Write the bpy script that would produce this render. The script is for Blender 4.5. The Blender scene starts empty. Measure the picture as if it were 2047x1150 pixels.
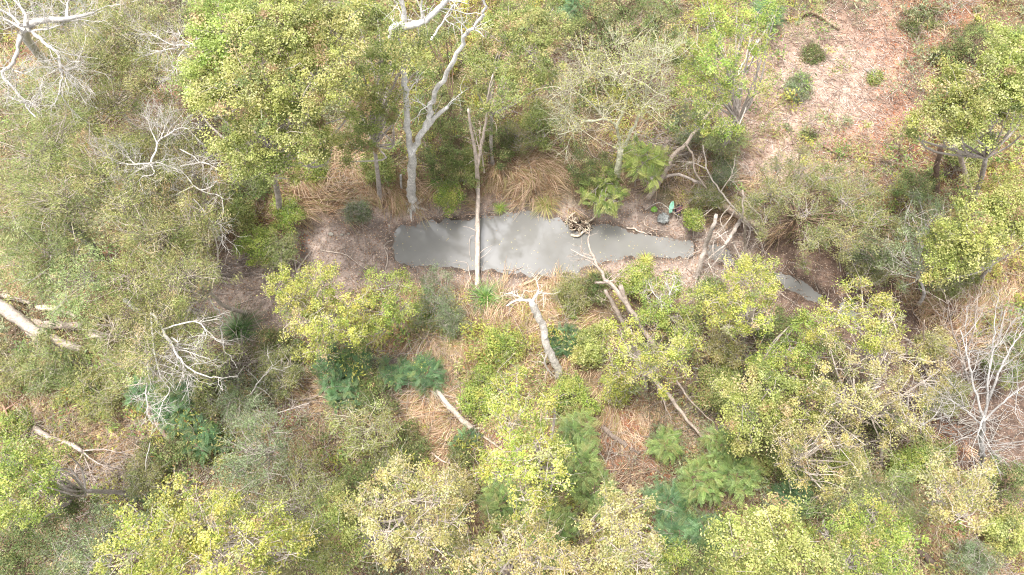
import bpy, math, random
import numpy as np
from mathutils import Vector

# ------------------------------------------------------------------ camera, world, sun, exposure
S = bpy.context.scene
TILT = math.radians(20.0)
CAMZ = 30.0
CAM = np.array([0.0, -CAMZ * math.tan(TILT), CAMZ])
FPX = 1023.5 / math.tan(math.radians(35.0))          # focal length in photograph pixels
cd = bpy.data.cameras.new("camera"); cam = bpy.data.objects.new("camera", cd)
S.collection.objects.link(cam); S.camera = cam
cam.location = CAM; cam.rotation_euler = (TILT, 0, 0)
cd.sensor_width = 36.0; cd.lens = 18.0 / math.tan(math.radians(35.0)); cd.clip_end = 500

SUN_DIR = np.array([-0.22, 0.08, 0.95]); SUN_DIR /= np.linalg.norm(SUN_DIR)   # towards the veiled sun
elev = math.asin(SUN_DIR[2]); azim = math.atan2(SUN_DIR[0], SUN_DIR[1])
W = bpy.data.worlds.new("World"); S.world = W; W.use_nodes = True
nt = W.node_tree; bg = nt.nodes["Background"]
sky = nt.nodes.new("ShaderNodeTexSky"); sky.sky_type = 'NISHITA'; sky.sun_disc = False
sky.sun_elevation = elev; sky.sun_rotation = azim; sky.dust_density = 3.0
hs = nt.nodes.new("ShaderNodeHueSaturation"); hs.inputs['Saturation'].default_value = 0.25
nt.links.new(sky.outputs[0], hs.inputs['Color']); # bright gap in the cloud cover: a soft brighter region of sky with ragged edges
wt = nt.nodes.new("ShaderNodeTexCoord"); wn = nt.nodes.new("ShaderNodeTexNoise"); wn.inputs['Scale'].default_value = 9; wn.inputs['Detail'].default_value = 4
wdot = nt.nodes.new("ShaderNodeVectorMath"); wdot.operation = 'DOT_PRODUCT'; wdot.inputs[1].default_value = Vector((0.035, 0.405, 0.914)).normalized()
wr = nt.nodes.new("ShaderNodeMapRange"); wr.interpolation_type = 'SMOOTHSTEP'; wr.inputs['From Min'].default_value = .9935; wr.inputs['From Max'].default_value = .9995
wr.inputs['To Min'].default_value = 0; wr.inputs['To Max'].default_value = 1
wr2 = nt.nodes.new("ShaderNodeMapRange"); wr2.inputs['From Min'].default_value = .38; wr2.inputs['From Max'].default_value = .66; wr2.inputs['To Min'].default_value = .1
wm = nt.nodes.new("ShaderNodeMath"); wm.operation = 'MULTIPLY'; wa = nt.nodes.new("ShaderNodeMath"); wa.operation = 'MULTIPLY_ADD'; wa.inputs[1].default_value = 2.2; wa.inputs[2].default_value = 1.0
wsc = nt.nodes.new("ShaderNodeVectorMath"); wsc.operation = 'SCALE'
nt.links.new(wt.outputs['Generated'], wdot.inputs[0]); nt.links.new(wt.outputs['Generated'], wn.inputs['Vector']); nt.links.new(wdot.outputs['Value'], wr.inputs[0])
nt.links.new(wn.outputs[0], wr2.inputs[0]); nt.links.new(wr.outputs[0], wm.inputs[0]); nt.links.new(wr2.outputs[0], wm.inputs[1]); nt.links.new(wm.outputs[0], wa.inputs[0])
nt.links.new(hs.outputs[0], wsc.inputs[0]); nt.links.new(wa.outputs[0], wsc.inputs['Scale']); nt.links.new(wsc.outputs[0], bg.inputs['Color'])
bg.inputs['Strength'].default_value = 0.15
sl = bpy.data.lights.new("sun", 'SUN'); so = bpy.data.objects.new("sun", sl); S.collection.objects.link(so)
sl.energy = 1.8; sl.angle = math.radians(12); sl.color = (1.0, 0.965, 0.91)
so.rotation_euler = Vector(-SUN_DIR).to_track_quat('-Z', 'Y').to_euler()
so.location = (5, 15, 40)
S.view_settings.view_transform = 'Standard'; S.view_settings.look = 'None'
S.view_settings.exposure = 1.72; S.view_settings.gamma = 1.0
S.cycles.use_denoising = True; S.cycles.denoising_input_passes = 'RGB_ALBEDO_NORMAL'; S.cycles.use_adaptive_sampling = False; S.cycles.denoising_prefilter = 'NONE'; S.cycles.pixel_filter_type = 'BLACKMAN_HARRIS'; S.cycles.filter_width = 1.1
S.cycles.max_bounces = 6; S.cycles.diffuse_bounces = 3; S.cycles.transmission_bounces = 3

# ------------------------------------------------------------------ small maths
R = np.random.default_rng(7)
CT, ST = math.cos(TILT), math.sin(TILT)

def P(px, py, z=0.0):
    """world point at height z seen at photograph pixel (px, py): used to survey the plan"""
    xc = (px - 1023.5) / FPX; yc = -(py - 575.0) / FPX
    d = np.array([xc, yc * CT + ST, yc * ST - CT])
    t = (z - CAM[2]) / d[2]
    return CAM + d * t

def topx(x, y, z):
    rx = x - CAM[0]; ry = y - CAM[1]; rz = z - CAM[2]
    yc = ry * CT + rz * ST; zc = -ry * ST + rz * CT
    return 1023.5 + FPX * rx / -zc, 575.0 - FPX * yc / -zc

def depth(p):
    return -(-(p[1] - CAM[1]) * ST + (p[2] - CAM[2]) * CT)

def unit(v):
    return v / np.maximum(np.linalg.norm(v, axis=-1, keepdims=True), 1e-9)

def vnoise(x, y, s, seed=0):
    x = np.asarray(x) / s + 100.3 + seed * 17.7; y = np.asarray(y) / s + 57.1 + seed * 9.3
    xi = np.floor(x).astype(np.int64); yi = np.floor(y).astype(np.int64)
    fx = x - xi; fy = y - yi; fx = fx * fx * (3 - 2 * fx); fy = fy * fy * (3 - 2 * fy)
    def h(a, b):
        n = (a * 374761393 + b * 668265263 + seed * 974711) & 0xffffffff
        n = ((n ^ (n >> 13)) * 1274126177) & 0xffffffff
        return ((n ^ (n >> 16)) & 0xffff) / 65535.0
    return (h(xi, yi) * (1 - fx) + h(xi + 1, yi) * fx) * (1 - fy) + (h(xi, yi + 1) * (1 - fx) + h(xi + 1, yi + 1) * fx) * fy

def fbm(x, y, s, seed=0):
    return 0.5 * vnoise(x, y, s, seed) + 0.3 * vnoise(x, y, s * .45, seed + 1) + 0.2 * vnoise(x, y, s * .2, seed + 2)

def lin(c):
    c = np.array(c, float) / 255.0
    return np.where(c <= .04045, c / 12.92, ((c + .055) / 1.055) ** 2.4)

ALB = 0.80
def col(*c):                                          # colour of a surface from how it reads in open light
    return lin(c) * ALB

def sstep(a, b, x):
    t = np.clip((x - a) / (b - a), 0, 1); return t * t * (3 - 2 * t)

# ------------------------------------------------------------------ terrain and creek
WATER = -0.75
def poly_world(pts, z=WATER): return np.array([P(a, b, z)[:2] for a, b in pts])
POND = poly_world([(795,455),(830,447),(900,439),(960,434),(1020,427),(1060,424),(1085,432),(1110,433),(1130,446),(1185,448),
    (1230,450),(1255,460),(1300,470),(1330,476),(1365,480),(1386,488),(1390,500),(1378,510),(1330,515),
    (1270,514),(1220,520),(1180,533),(1150,546),(1110,552),(1060,552),(1020,547),(990,543),(950,545),(900,538),(850,533),(810,530),(790,518),(786,490),(782,470)])
POOL2 = poly_world([(1540,548),(1565,550),(1598,556),(1628,574),(1650,594),(1640,602),(1612,596),(1590,580),(1565,570),(1542,560)])
POOL4 = poly_world([(1412,492),(1440,488),(1460,502),(1468,528),(1456,538),(1440,522),(1418,512)])
POOL3 = poly_world([(1675,604),(1695,604),(1722,630),(1718,648),(1694,640),(1680,622)])
CREEK = poly_world([(360,640),(470,605),(600,540),(720,495),(850,485),(1050,490),(1250,480),(1400,500),(1500,525),(1570,560),(1640,595),(1720,655),(1800,720),(1900,790),(2010,850),(2120,900)])
CW = np.interp(np.arange(len(CREEK)), [0, 3, 4, 6, 8, 9, 15], [1.0, 1.35, 1.5, 1.5, 0.9, 1.1, 1.2])

def seg_dist(x, y, pts, closed, widths=None):
    best = np.full(np.shape(x), 1e9)
    n = len(pts)
    for i in range(n if closed else n - 1):
        a = pts[i]; b = pts[(i + 1) % n]; ab = b - a
        t = np.clip(((x - a[0]) * ab[0] + (y - a[1]) * ab[1]) / (ab @ ab), 0, 1)
        d = np.hypot(x - a[0] - t * ab[0], y - a[1] - t * ab[1])
        if widths is not None: d = d - (widths[i] * (1 - t) + widths[(i + 1) % n] * t)
        best = np.minimum(best, d)
    return best

def inside(x, y, pts):
    c = np.zeros(np.shape(x), bool); n = len(pts)
    for i in range(n):
        a = pts[i]; b = pts[(i + 1) % n]
        if a[1] == b[1]: continue
        k = ((a[1] > y) != (b[1] > y)) & (x < (b[0] - a[0]) * (y - a[1]) / (b[1] - a[1]) + a[0])
        c ^= k
    return c

def sdf(x, y):
    d = np.full(np.shape(x), 1e9)
    for pg in (POND, POOL2, POOL3, POOL4):
        s = seg_dist(x, y, pg, True); s = np.where(inside(x, y, pg), -s, s); d = np.minimum(d, s)
    return d

def ground(x, y, full=False):
    x = np.asarray(x, float); y = np.asarray(y, float)
    base = (fbm(x, y, 6.0, 3) - .5) * 0.7 + (vnoise(x, y, .8, 9) - .5) * .10 + 0.02 * np.abs(y)
    w = seg_dist(x, y, CREEK, False, CW) + (vnoise(x, y, 1.6, 21) - .5) * 1.0
    k = sstep(0.0, 2.6, w)
    bed = -0.60 + (vnoise(x, y, .5, 11) - .5) * .06
    h = bed * (1 - k) + base * k
    d = sdf(x, y)
    shore = WATER + 0.10 * d + (vnoise(x, y, .35, 12) - .5) * .035 + (vnoise(x, y, .12, 14) - .5) * .015
    h = np.where(d < 1.4, np.minimum(h, np.where(d < 0, shore, shore * (1 - sstep(.5, 1.4, d)) + h * sstep(.5, 1.4, d))), h)
    h = np.where(d < .6, shore, h)
    if full: return h, w, d
    return h

def PG(px, py, dz=0.0):
    z = 0.0
    for _ in range(4):
        p = P(px, py, z + dz); z = float(ground(p[0], p[1]))
    return P(px, py, z + dz)

# ------------------------------------------------------------------ materials
def mat(name): 
    m = bpy.data.materials.new(name); m.use_nodes = True
    n = m.node_tree; n.nodes.clear()
    return m, n.nodes, n.links

def leaf_material(name, transl=0.48, rough=.45, spec=.4):
    m, N, L = mat(name)
    at = N.new("ShaderNodeAttribute"); at.attribute_name = "Col"
    pr = N.new("ShaderNodeBsdfPrincipled"); pr.inputs['Roughness'].default_value = rough
    pr.inputs['Specular IOR Level'].default_value = spec
    tr = N.new("ShaderNodeBsdfTranslucent"); mx = N.new("ShaderNodeMixShader"); mx.inputs[0].default_value = transl
    out = N.new("ShaderNodeOutputMaterial")
    L.new(at.outputs['Color'], pr.inputs['Base Color']); L.new(at.outputs['Color'], tr.inputs['Color'])
    L.new(pr.outputs[0], mx.inputs[1]); L.new(tr.outputs[0], mx.inputs[2]); L.new(mx.outputs[0], out.inputs['Surface'])
    return m

def bark_material(name, scale=6.0, contrast=.32, bump=.4):
    m, N, L = mat(name)
    at = N.new("ShaderNodeAttribute"); at.attribute_name = "Col"
    tc = N.new("ShaderNodeTexCoord")
    ns = N.new("ShaderNodeTexNoise"); ns.inputs['Scale'].default_value = scale; ns.inputs['Detail'].default_value = 6; ns.inputs['Distortion'].default_value = .8
    mus = N.new("ShaderNodeTexMusgrave") if False else N.new("ShaderNodeTexNoise")
    mus.inputs['Scale'].default_value = scale * 5; mus.inputs['Detail'].default_value = 4
    r1 = N.new("ShaderNodeMapRange"); r1.inputs['From Min'].default_value = .3; r1.inputs['From Max'].default_value = .7
    r1.inputs['To Min'].default_value = 1 - contrast; r1.inputs['To Max'].default_value = 1.15
    r2 = N.new("ShaderNodeMapRange"); r2.inputs['From Min'].default_value = .35; r2.inputs['From Max'].default_value = .6
    r2.inputs['To Min'].default_value = .74; r2.inputs['To Max'].default_value = 1.08
    mm = N.new("ShaderNodeMath"); mm.operation = 'MULTIPLY'
    mc = N.new("ShaderNodeVectorMath"); mc.operation = 'SCALE'
    pr = N.new("ShaderNodeBsdfPrincipled"); pr.inputs['Roughness'].default_value = .85; pr.inputs['Specular IOR Level'].default_value = .2
    bp = N.new("ShaderNodeBump"); bp.inputs['Strength'].default_value = bump; bp.inputs['Distance'].default_value = .03
    out = N.new("ShaderNodeOutputMaterial")
    L.new(tc.outputs['Object'], ns.inputs['Vector']); L.new(tc.outputs['Object'], mus.inputs['Vector'])
    L.new(ns.outputs[0], r1.inputs[0]); L.new(mus.outputs[0], r2.inputs[0])
    L.new(r1.outputs[0], mm.inputs[0]); L.new(r2.outputs[0], mm.inputs[1])
    L.new(at.outputs['Color'], mc.inputs[0]); L.new(mm.outputs[0], mc.inputs['Scale'])
    L.new(mc.outputs[0], pr.inputs['Base Color']); L.new(mus.outputs[0], bp.inputs['Height']); L.new(bp.outputs[0], pr.inputs['Normal'])
    L.new(pr.outputs[0], out.inputs['Surface'])
    return m

M_LEAF = leaf_material("leaf"); M_DRY = leaf_material("dry_leaf", .15, .8, .1); M_STRAP = leaf_material("strap_leaf", .25, .4, .4)
M_BARK = bark_material("bark", 5.0, .42, .6); M_TWIG = bark_material("twig", 4.0, .36, .0); M_ROCK = bark_material("rock", 9, .4, .6)
M_SOIL = bark_material("soil", 2.3, .35, .5)

m, N, L = mat("muddy_water")
pr = N.new("ShaderNodeBsdfPrincipled"); out = N.new("ShaderNodeOutputMaterial")
tc = N.new("ShaderNodeTexCoord"); ns = N.new("ShaderNodeTexNoise"); ns.inputs['Scale'].default_value = .35; ns.inputs['Detail'].default_value = 3
cr = N.new("ShaderNodeValToRGB"); cr.color_ramp.elements[0].position = .35; cr.color_ramp.elements[1].position = .7
cr.color_ramp.elements[0].color = (.150, .145, .134, 1); cr.color_ramp.elements[1].color = (.205, .198, .185, 1)
n2 = N.new("ShaderNodeTexNoise"); n2.inputs['Scale'].default_value = 2.0; n2.inputs['Detail'].default_value = 2
bp = N.new("ShaderNodeBump"); bp.inputs['Strength'].default_value = .06; bp.inputs['Distance'].default_value = .02
L.new(tc.outputs['Object'], ns.inputs['Vector']); L.new(tc.outputs['Object'], n2.inputs['Vector'])
L.new(ns.outputs[0], cr.inputs[0]); L.new(cr.outputs[0], pr.inputs['Base Color']); L.new(n2.outputs[0], bp.inputs['Height']); L.new(bp.outputs[0], pr.inputs['Normal'])
pr.inputs['Roughness'].default_value = .07; pr.inputs['IOR'].default_value = 1.33; pr.inputs['Specular IOR Level'].default_value = .8
L.new(pr.outputs[0], out.inputs['Surface']); M_WATER = m

def plain(name, c, rough=.4):
    m, N, L = mat(name)
    pr = N.new("ShaderNodeBsdfPrincipled"); out = N.new("ShaderNodeOutputMaterial")
    ns = N.new("ShaderNodeTexNoise"); ns.inputs['Scale'].default_value = 14; ns.inputs['Detail'].default_value = 4
    mx = N.new("ShaderNodeMix"); mx.data_type = 'RGBA'
    mx.inputs[6].default_value = (*[v * .7 for v in c], 1); mx.inputs[7].default_value = (*c, 1)
    L.new(ns.outputs[0], mx.inputs[0]); L.new(mx.outputs[2], pr.inputs['Base Color']); pr.inputs['Roughness'].default_value = rough
    L.new(pr.outputs[0], out.inputs['Surface']); return m

# ------------------------------------------------------------------ mesh batches
class MB:
    def __init__(s): s.v = []; s.f = []; s.c = []; s.n = 0
    def add(s, v, f, c):
        v = np.asarray(v, np.float32).reshape(-1, 3); f = np.asarray(f, np.int32).reshape(-1, 4)
        c = np.broadcast_to(np.asarray(c, np.float32), (len(f), 3))
        s.v.append(v); s.f.append(f + s.n); s.c.append(c); s.n += len(v)
    def build(s, name, material, parent=None, smooth=False, loc=None):
        v = np.concatenate(s.v); f = np.concatenate(s.f); c = np.concatenate(s.c)
        if parent is not None: v = v - np.array(parent.location, np.float32)
        elif loc is not None: v = v - np.asarray(loc, np.float32)
        me = bpy.data.meshes.new(name)
        me.vertices.add(len(v)); me.vertices.foreach_set("co", v.astype(np.float32).ravel())
        me.loops.add(len(f) * 4); me.loops.foreach_set("vertex_index", f.ravel())
        me.polygons.add(len(f)); me.polygons.foreach_set("loop_start", np.arange(0, len(f) * 4, 4, dtype=np.int32))
        if smooth: me.polygons.foreach_set("use_smooth", np.ones(len(f), bool))
        a = me.attributes.new("Col", 'FLOAT_COLOR', 'FACE')
        a.data.foreach_set("color", np.concatenate([c, np.ones((len(c), 1), np.float32)], 1).astype(np.float32).ravel())
        me.update(calc_edges=True); me.materials.append(material)
        o = bpy.data.objects.new(name, me); S.collection.objects.link(o)
        if parent is not None: o.parent = parent
        elif loc is not None: o.location = loc
        return o

def frame(t):
    ref = np.where(np.abs(t[..., 2:3]) > .9, np.array([1., 0, 0]), np.array([0, 0, 1.]))
    a = unit(np.cross(ref, t)); b = np.cross(t, a); return a, b

def tubes(mb, pts, rad, c, sides=4, rough=0.0):
    """N tapered tubes at once: pts (N,K,3), rad (N,K)"""
    pts = np.asarray(pts, float); rad = np.asarray(rad, float)
    if pts.ndim == 2: pts = pts[None]; rad = rad[None]
    Nn, K, _ = pts.shape
    t = unit(np.gradient(pts, axis=1)); a, b = frame(t)
    for k in range(1, K):                                             # keep rings from flipping
        d = (a[:, k] * a[:, k - 1]).sum(-1, keepdims=True); d2 = (b[:, k] * a[:, k - 1]).sum(-1, keepdims=True)
        an = unit(a[:, k] * d + b[:, k] * d2); b[:, k] = np.cross(t[:, k], an); a[:, k] = an
    th = np.arange(sides) * 2 * np.pi / sides
    rr = rad[:, :, None, None] * (1 + rough * R.standard_normal((Nn, K, sides, 1)))
    ring = pts[:, :, None] + rr * (a[:, :, None] * np.cos(th)[:, None] + b[:, :, None] * np.sin(th)[:, None])
    idx = np.arange(Nn * K * sides).reshape(Nn, K, sides); nx = np.roll(idx, -1, 2)
    f = np.stack([idx[:, :-1], nx[:, :-1], nx[:, 1:], idx[:, 1:]], -1)
    cc = np.asarray(c, float)
    if cc.ndim == 2: cc = np.repeat(cc, (K - 1) * sides, 0)
    mb.add(ring, f, cc)
    if sides >= 6:                                                    # closed ends
        for e in (0, K - 1):
            q = idx[:, e]
            if sides == 6: caps = q[:, [[0, 1, 2, 3], [0, 3, 4, 5]]]
            else: caps = q[:, [[0, 1, 2, 3], [0, 3, 4, 5], [0, 5, 6, 7]]]
            s0 = mb.n - Nn * K * sides
            mb.f.append((caps.reshape(-1, 4) + s0).astype(np.int32))
            c0 = np.broadcast_to(np.asarray(cc, np.float32).reshape(-1, 3)[0], (caps.reshape(-1, 4).shape[0], 3)); mb.c.append(c0.astype(np.float32))

def leaves(mb, c, ax, nor, ln, wd, colr, fold=0.0):
    """rhombic leaves"""
    side = unit(np.cross(nor, ax)); ln = np.asarray(ln)[:, None] * .5; wd = np.asarray(wd)[:, None] * .5
    mid = c + ax * ln * .15
    v = np.stack([c - ax * ln, mid + side * wd, c + ax * ln, mid - side * wd], 1)
    n = len(c); f = np.arange(n * 4).reshape(n, 4); mb.add(v, f, colr)

def spline(pts, K):
    pts = np.asarray(pts, float)
    if len(pts) == 2: return pts[0] + (pts[1] - pts[0]) * np.linspace(0, 1, K)[:, None]
    e = np.concatenate([[2 * pts[0] - pts[1]], pts, [2 * pts[-1] - pts[-2]]])
    u = np.linspace(0, len(pts) - 1 - 1e-6, K); i = u.astype(int); t = (u - i)[:, None]
    p0, p1, p2, p3 = e[i], e[i + 1], e[i + 2], e[i + 3]
    return .5 * (2 * p1 + (p2 - p0) * t + (2 * p0 - 5 * p1 + 4 * p2 - p3) * t ** 2 + (3 * p1 - p0 - 3 * p2 + p3) * t ** 3)

def tag(o, label=None, cat=None, group=None, kind=None):
    if label: o["label"] = label
    if cat: o["category"] = cat
    if group: o["group"] = group
    if kind: o["kind"] = kind
    return o
def thing(name, label, cat, loc, group=None):
    o = bpy.data.objects.new(name, None); S.collection.objects.link(o); o.location = loc; o.empty_display_size = .3
    return tag(o, label, cat, group)

# ------------------------------------------------------------------ ground covers: where each kind lies (surveyed in photograph pixels)
ZONES = {
 'straw': [(690,375,130,55,1),(600,330,90,45,.7),(540,400,110,60,.5),(870,690,110,60,.9),(850,800,80,55,.8),(1110,650,70,60,.7),(1020,330,80,70,.9),(1060,260,60,50,.7),
           (890,850,90,60,1),(1000,380,80,35,.8),(480,360,120,60,.6),(180,850,160,80,.9),(1950,600,110,70,.7),(1300,800,90,60,.7),(640,810,60,60,.8),(1150,560,110,35,.5),
           (1180,370,60,40,.5),(1430,330,80,80,.5),(1000,750,90,50,.8),(1500,870,120,80,.5),(250,910,120,60,.8),(20,560,40,40,1),(1950,1080,90,60,.6),(1100,360,60,40,.6),(1360,850,80,60,.7),(1930,560,120,40,.6)],
 'mulch': [(1610,170,170,130,1.1),(1560,290,110,80,1),(1720,90,120,100,.6),(1700,240,100,60,.7),(1500,160,80,110,1),(1500,290,70,60,.8),(1640,330,110,40,.7),(1450,330,50,60,.5)],
 'tangle':[(1450,780,150,90,1),(1420,490,90,70,.8),(450,760,110,90,1),(240,940,150,80,1),(1900,740,140,100,1),(720,860,90,80,.8),(1330,330,90,70,.9),(1650,890,170,90,.9),(560,800,90,70,.8),(420,530,80,50,.7),(1150,90,90,60,.8),(300,330,160,120,.6),(1230,940,60,60,.9),(1960,880,100,80,.8),(880,300,70,60,.6),(1750,560,80,50,.7),(330,60,90,60,.6)],
 'orange':[(1840,110,150,130,1),(1730,290,150,70,1),(1800,210,100,100,1),(1270,840,85,70,1),(1090,700,60,60,.8),(1960,610,110,55,.9),(960,900,110,40,1),(120,820,90,40,.7),
           (1880,880,80,60,.9),(1210,990,60,90,.7),(680,900,60,90,.6),(560,470,60,60,.7),(70,160,80,50,.7),(330,200,60,50,.6),(1000,260,70,90,.5),(380,640,50,60,.3),(460,1000,60,50,.6),
           (820,840,60,60,.4),(200,520,60,40,.5),(1600,300,60,50,.5),(1950,1000,100,120,.6),(1310,980,60,80,.7),(1180,880,90,60,.7),(560,880,60,70,.7),(1960,360,90,70,.6),(700,760,90,60,.4)],
}
def zone(kind, x, y, z=0.0):
    px, py = topx(x, y, z)
    v = np.zeros(np.shape(x))
    for cx, cy, rx, ry, w in ZONES[kind]:
        v = np.maximum(v, w * np.exp(-(((px - cx) / rx) ** 2 + ((py - cy) / ry) ** 2) ** 1.3 * .7))
    return v
EXT = (-29, 29, -16.5, 21)                                # covered rectangle, a few metres past the frame
def scatter(n):
    x = R.uniform(EXT[0], EXT[1], n); y = R.uniform(EXT[2], EXT[3], n)
    h, w, d = ground(x, y, True)
    return x, y, h, w, d

# ---- terrain sheet
gx = np.concatenate([np.linspace(-60, -30.2, 16), np.linspace(-30, 30, 461), np.linspace(30.2, 60, 16)])
gy = np.concatenate([np.linspace(-50, -18.2, 16), np.linspace(-18, 22, 321), np.linspace(22.2, 60, 18)])
X, Y = np.meshgrid(gx, gy)
H, Wd, D = ground(X, Y, True)
nz = fbm(X, Y, 2.2, 31); n3 = vnoise(X, Y, .25, 37); n4 = vnoise(X, Y, .7, 41)
def mixc(a, b, t): return a * (1 - t[..., None]) + b * t[..., None]
c_soil = col(128,104,84); c_orange = col(150,108,84); c_straw = col(160,134,108); c_mulch = col(186,160,144); c_mud = col(172,154,142); c_moss = col(112,112,72)
C = mixc(np.broadcast_to(c_soil, X.shape + (3,)), c_moss, sstep(.35, .65, nz))
C = mixc(C, c_straw, np.clip(zone('straw', X, Y) * 1.2, 0, 1)); C = mixc(C, c_orange, np.clip(zone('orange', X, Y) * 1.2 * (.4 + n4), 0, 1))
C = mixc(C, c_mulch, np.clip(zone('mulch', X, Y), 0, 1))
C = mixc(C, np.where(n3[..., None] > .5, c_mud, c_mud * .85), 1 - sstep(.2, 1.3, Wd))
PX, PY = topx(X, Y, 0.0)
C = mixc(C, np.broadcast_to(col(104,84,72), C.shape) * (.7 + .6 * n3[..., None]), sstep(1440, 1560, PX) * (1 - sstep(1.2, 3.0, Wd)) * .9)
C = mixc(C, col(84,72,62), (1 - sstep(.0, .38, D)) * (.6 + .4 * n4))
C *= (.75 + .5 * n3[..., None] * (.5 + vnoise(X, Y, .13, 43)[..., None]))
me = bpy.data.meshes.new("ground")
ny, nx_ = X.shape; idx = np.arange(ny * nx_).reshape(ny, nx_)
F = np.stack([idx[:-1, :-1], idx[:-1, 1:], idx[1:, 1:], idx[1:, :-1]], -1).reshape(-1, 4)
me.vertices.add(ny * nx_); me.vertices.foreach_set("co", np.stack([X, Y, H], -1).astype(np.float32).ravel())
me.loops.add(len(F) * 4); me.loops.foreach_set("vertex_index", F.ravel().astype(np.int32))
me.polygons.add(len(F)); me.polygons.foreach_set("loop_start", np.arange(0, len(F) * 4, 4, dtype=np.int32))
me.polygons.foreach_set("use_smooth", np.ones(len(F), bool))
at = me.attributes.new("Col", 'FLOAT_COLOR', 'POINT')
at.data.foreach_set("color", np.concatenate([C, np.ones(C.shape[:2] + (1,))], -1).astype(np.float32).ravel())
me.update(calc_edges=True); me.materials.append(M_SOIL)
o = bpy.data.objects.new("ground", me); S.collection.objects.link(o)
tag(o, "uneven forest floor of brown soil and leaf litter around the creek", "ground", kind='structure')

def water(name, pg, label, grow=.9, dz=0.0):
    lo = pg.min(0) - grow; hi = pg.max(0) + grow
    xs = np.arange(lo[0], hi[0], .25); ys = np.arange(lo[1], hi[1], .25)
    A, B = np.meshgrid(xs, ys); i = np.arange(A.size).reshape(A.shape)
    f = np.stack([i[:-1, :-1], i[:-1, 1:], i[1:, 1:], i[1:, :-1]], -1).reshape(-1, 4)
    cx = (A[:-1, :-1] + .125).ravel(); cy = (B[:-1, :-1] + .125).ravel()
    s = seg_dist(cx, cy, pg, True); s = np.where(inside(cx, cy, pg), -s, s)
    mb = MB(); mb.add(np.stack([A, B, np.full(A.shape, WATER + dz)], -1), f[s < grow], (.2, .2, .2))
    tag(mb.build(name, M_WATER, smooth=True), label, "water", kind='structure')
water("water", POND, "still grey muddy pond in the creek bed")
water("water", POOL2, "small grey pool littered with sticks at the right of the pond", .5)
water("water", POOL4, "small dark puddle under the bare boughs right of the pond", .3, -.004)
water("water", POOL3, "smallest grey puddle partly under the yellow tree", .4)

# ---- stuff: straw, litter, mulch, weeds, twigs
def pal(colors, n, jit=.12, w=None):
    cs = np.array([col(*c) for c in colors]); k = R.choice(len(cs), n, p=w)
    return cs[k] * (1 + jit * R.standard_normal((n, 1))).clip(.5, 1.6)

STRAW = [(212,184,158),(192,162,132),(218,190,162),(172,136,106),(156,124,94),(190,172,132),(160,152,100)]
def dry_grass():
    mb = MB()
    x, y, h, w, d = scatter(26000)
    dens = np.clip(zone('straw', x, y) * 1.5 + .22 * sstep(.45, .7, fbm(x, y, 3, 51)), 0, 1) * sstep(.2, 1.1, w) * (d > .4)
    dens *= 1 - .8 * np.clip(zone('mulch', x, y), 0, 1)
    k = R.random(len(x)) < dens; x, y, h = x[k], y[k], h[k]
    nb = 22; T = len(x)
    ang0 = fbm(x, y, 5, 61) * 14 + 4
    ang = (ang0[:, None] + R.normal(0, .45, (T, 1)) + R.normal(0, .35, (T, nb))).ravel(); n = T * nb
    bx = np.repeat(x, nb) + R.normal(0, .12, n); by = np.repeat(y, nb) + R.normal(0, .12, n); bz = np.repeat(h, nb)
    ln = R.uniform(.4, 1.15, n); up = R.uniform(.08, .35, n)
    dr = np.stack([np.cos(ang), np.sin(ang), np.zeros(n)], -1)
    p0 = np.stack([bx, by, bz], -1); p1 = p0 + dr * (ln * .45)[:, None]; p1[:, 2] += ln * up
    p2 = p0 + dr * ln[:, None] + R.normal(0, .05, (n, 3)); p2[:, 2] = bz + ln * up * .6 * R.random(n)
    s = np.stack([-np.sin(ang), np.cos(ang), np.zeros(n)], -1) * R.uniform(.004, .011, n)[:, None]
    v = np.stack([p0 - s, p0 + s, p1 + s, p1 - s, p2 + s * .4, p2 - s * .4], 1)
    b = np.arange(n)[:, None] * 6; f = np.concatenate([b + [0, 1, 2, 3], b + [3, 2, 4, 5]])
    c = pal(STRAW, n, .14); c = c * np.repeat(.8 + .4 * R.random(T), nb)[:, None]
    mb.add(v, f, np.concatenate([c, c]))
    tag(mb.build("dry_grass", M_DRY), "long tan dry grass lying in swept tufts between the trees", "grass", kind='stuff')
dry_grass()

def litter():
    mb = MB()
    x, y, h, w, d = scatter(420000)
    zo = zone('orange', x, y); zs = zone('straw', x, y); zm = zone('mulch', x, y)
    bank = (1 - sstep(.6, 1.8, w)) * .75
    dens = np.clip(np.maximum(zo * 1.1, np.maximum(bank, .16)) - .75 * zm, 0, 1) * np.where(d > .02, 1, np.where(d > -.25, .5 * (1 + d / .25), 0)); h = np.maximum(h, WATER + .004)
    k = R.random(len(x)) < dens; x, y, h, w, zo = x[k], y[k], h[k], w[k], zo[k]; n = len(x)
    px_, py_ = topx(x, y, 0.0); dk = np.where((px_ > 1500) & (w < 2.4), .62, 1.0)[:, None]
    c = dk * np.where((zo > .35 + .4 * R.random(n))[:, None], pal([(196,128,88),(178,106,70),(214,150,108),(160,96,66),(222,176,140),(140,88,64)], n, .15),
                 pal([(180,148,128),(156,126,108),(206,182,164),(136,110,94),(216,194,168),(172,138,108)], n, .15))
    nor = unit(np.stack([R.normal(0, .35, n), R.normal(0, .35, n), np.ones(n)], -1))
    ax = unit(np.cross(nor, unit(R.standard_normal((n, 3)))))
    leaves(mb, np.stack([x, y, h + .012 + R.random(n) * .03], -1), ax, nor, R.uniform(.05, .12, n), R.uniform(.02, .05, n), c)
    tag(mb.build("leaf_litter", M_DRY), "fallen brown and orange leaves over the forest floor and banks", "leaf litter", kind='stuff')
litter()

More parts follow.
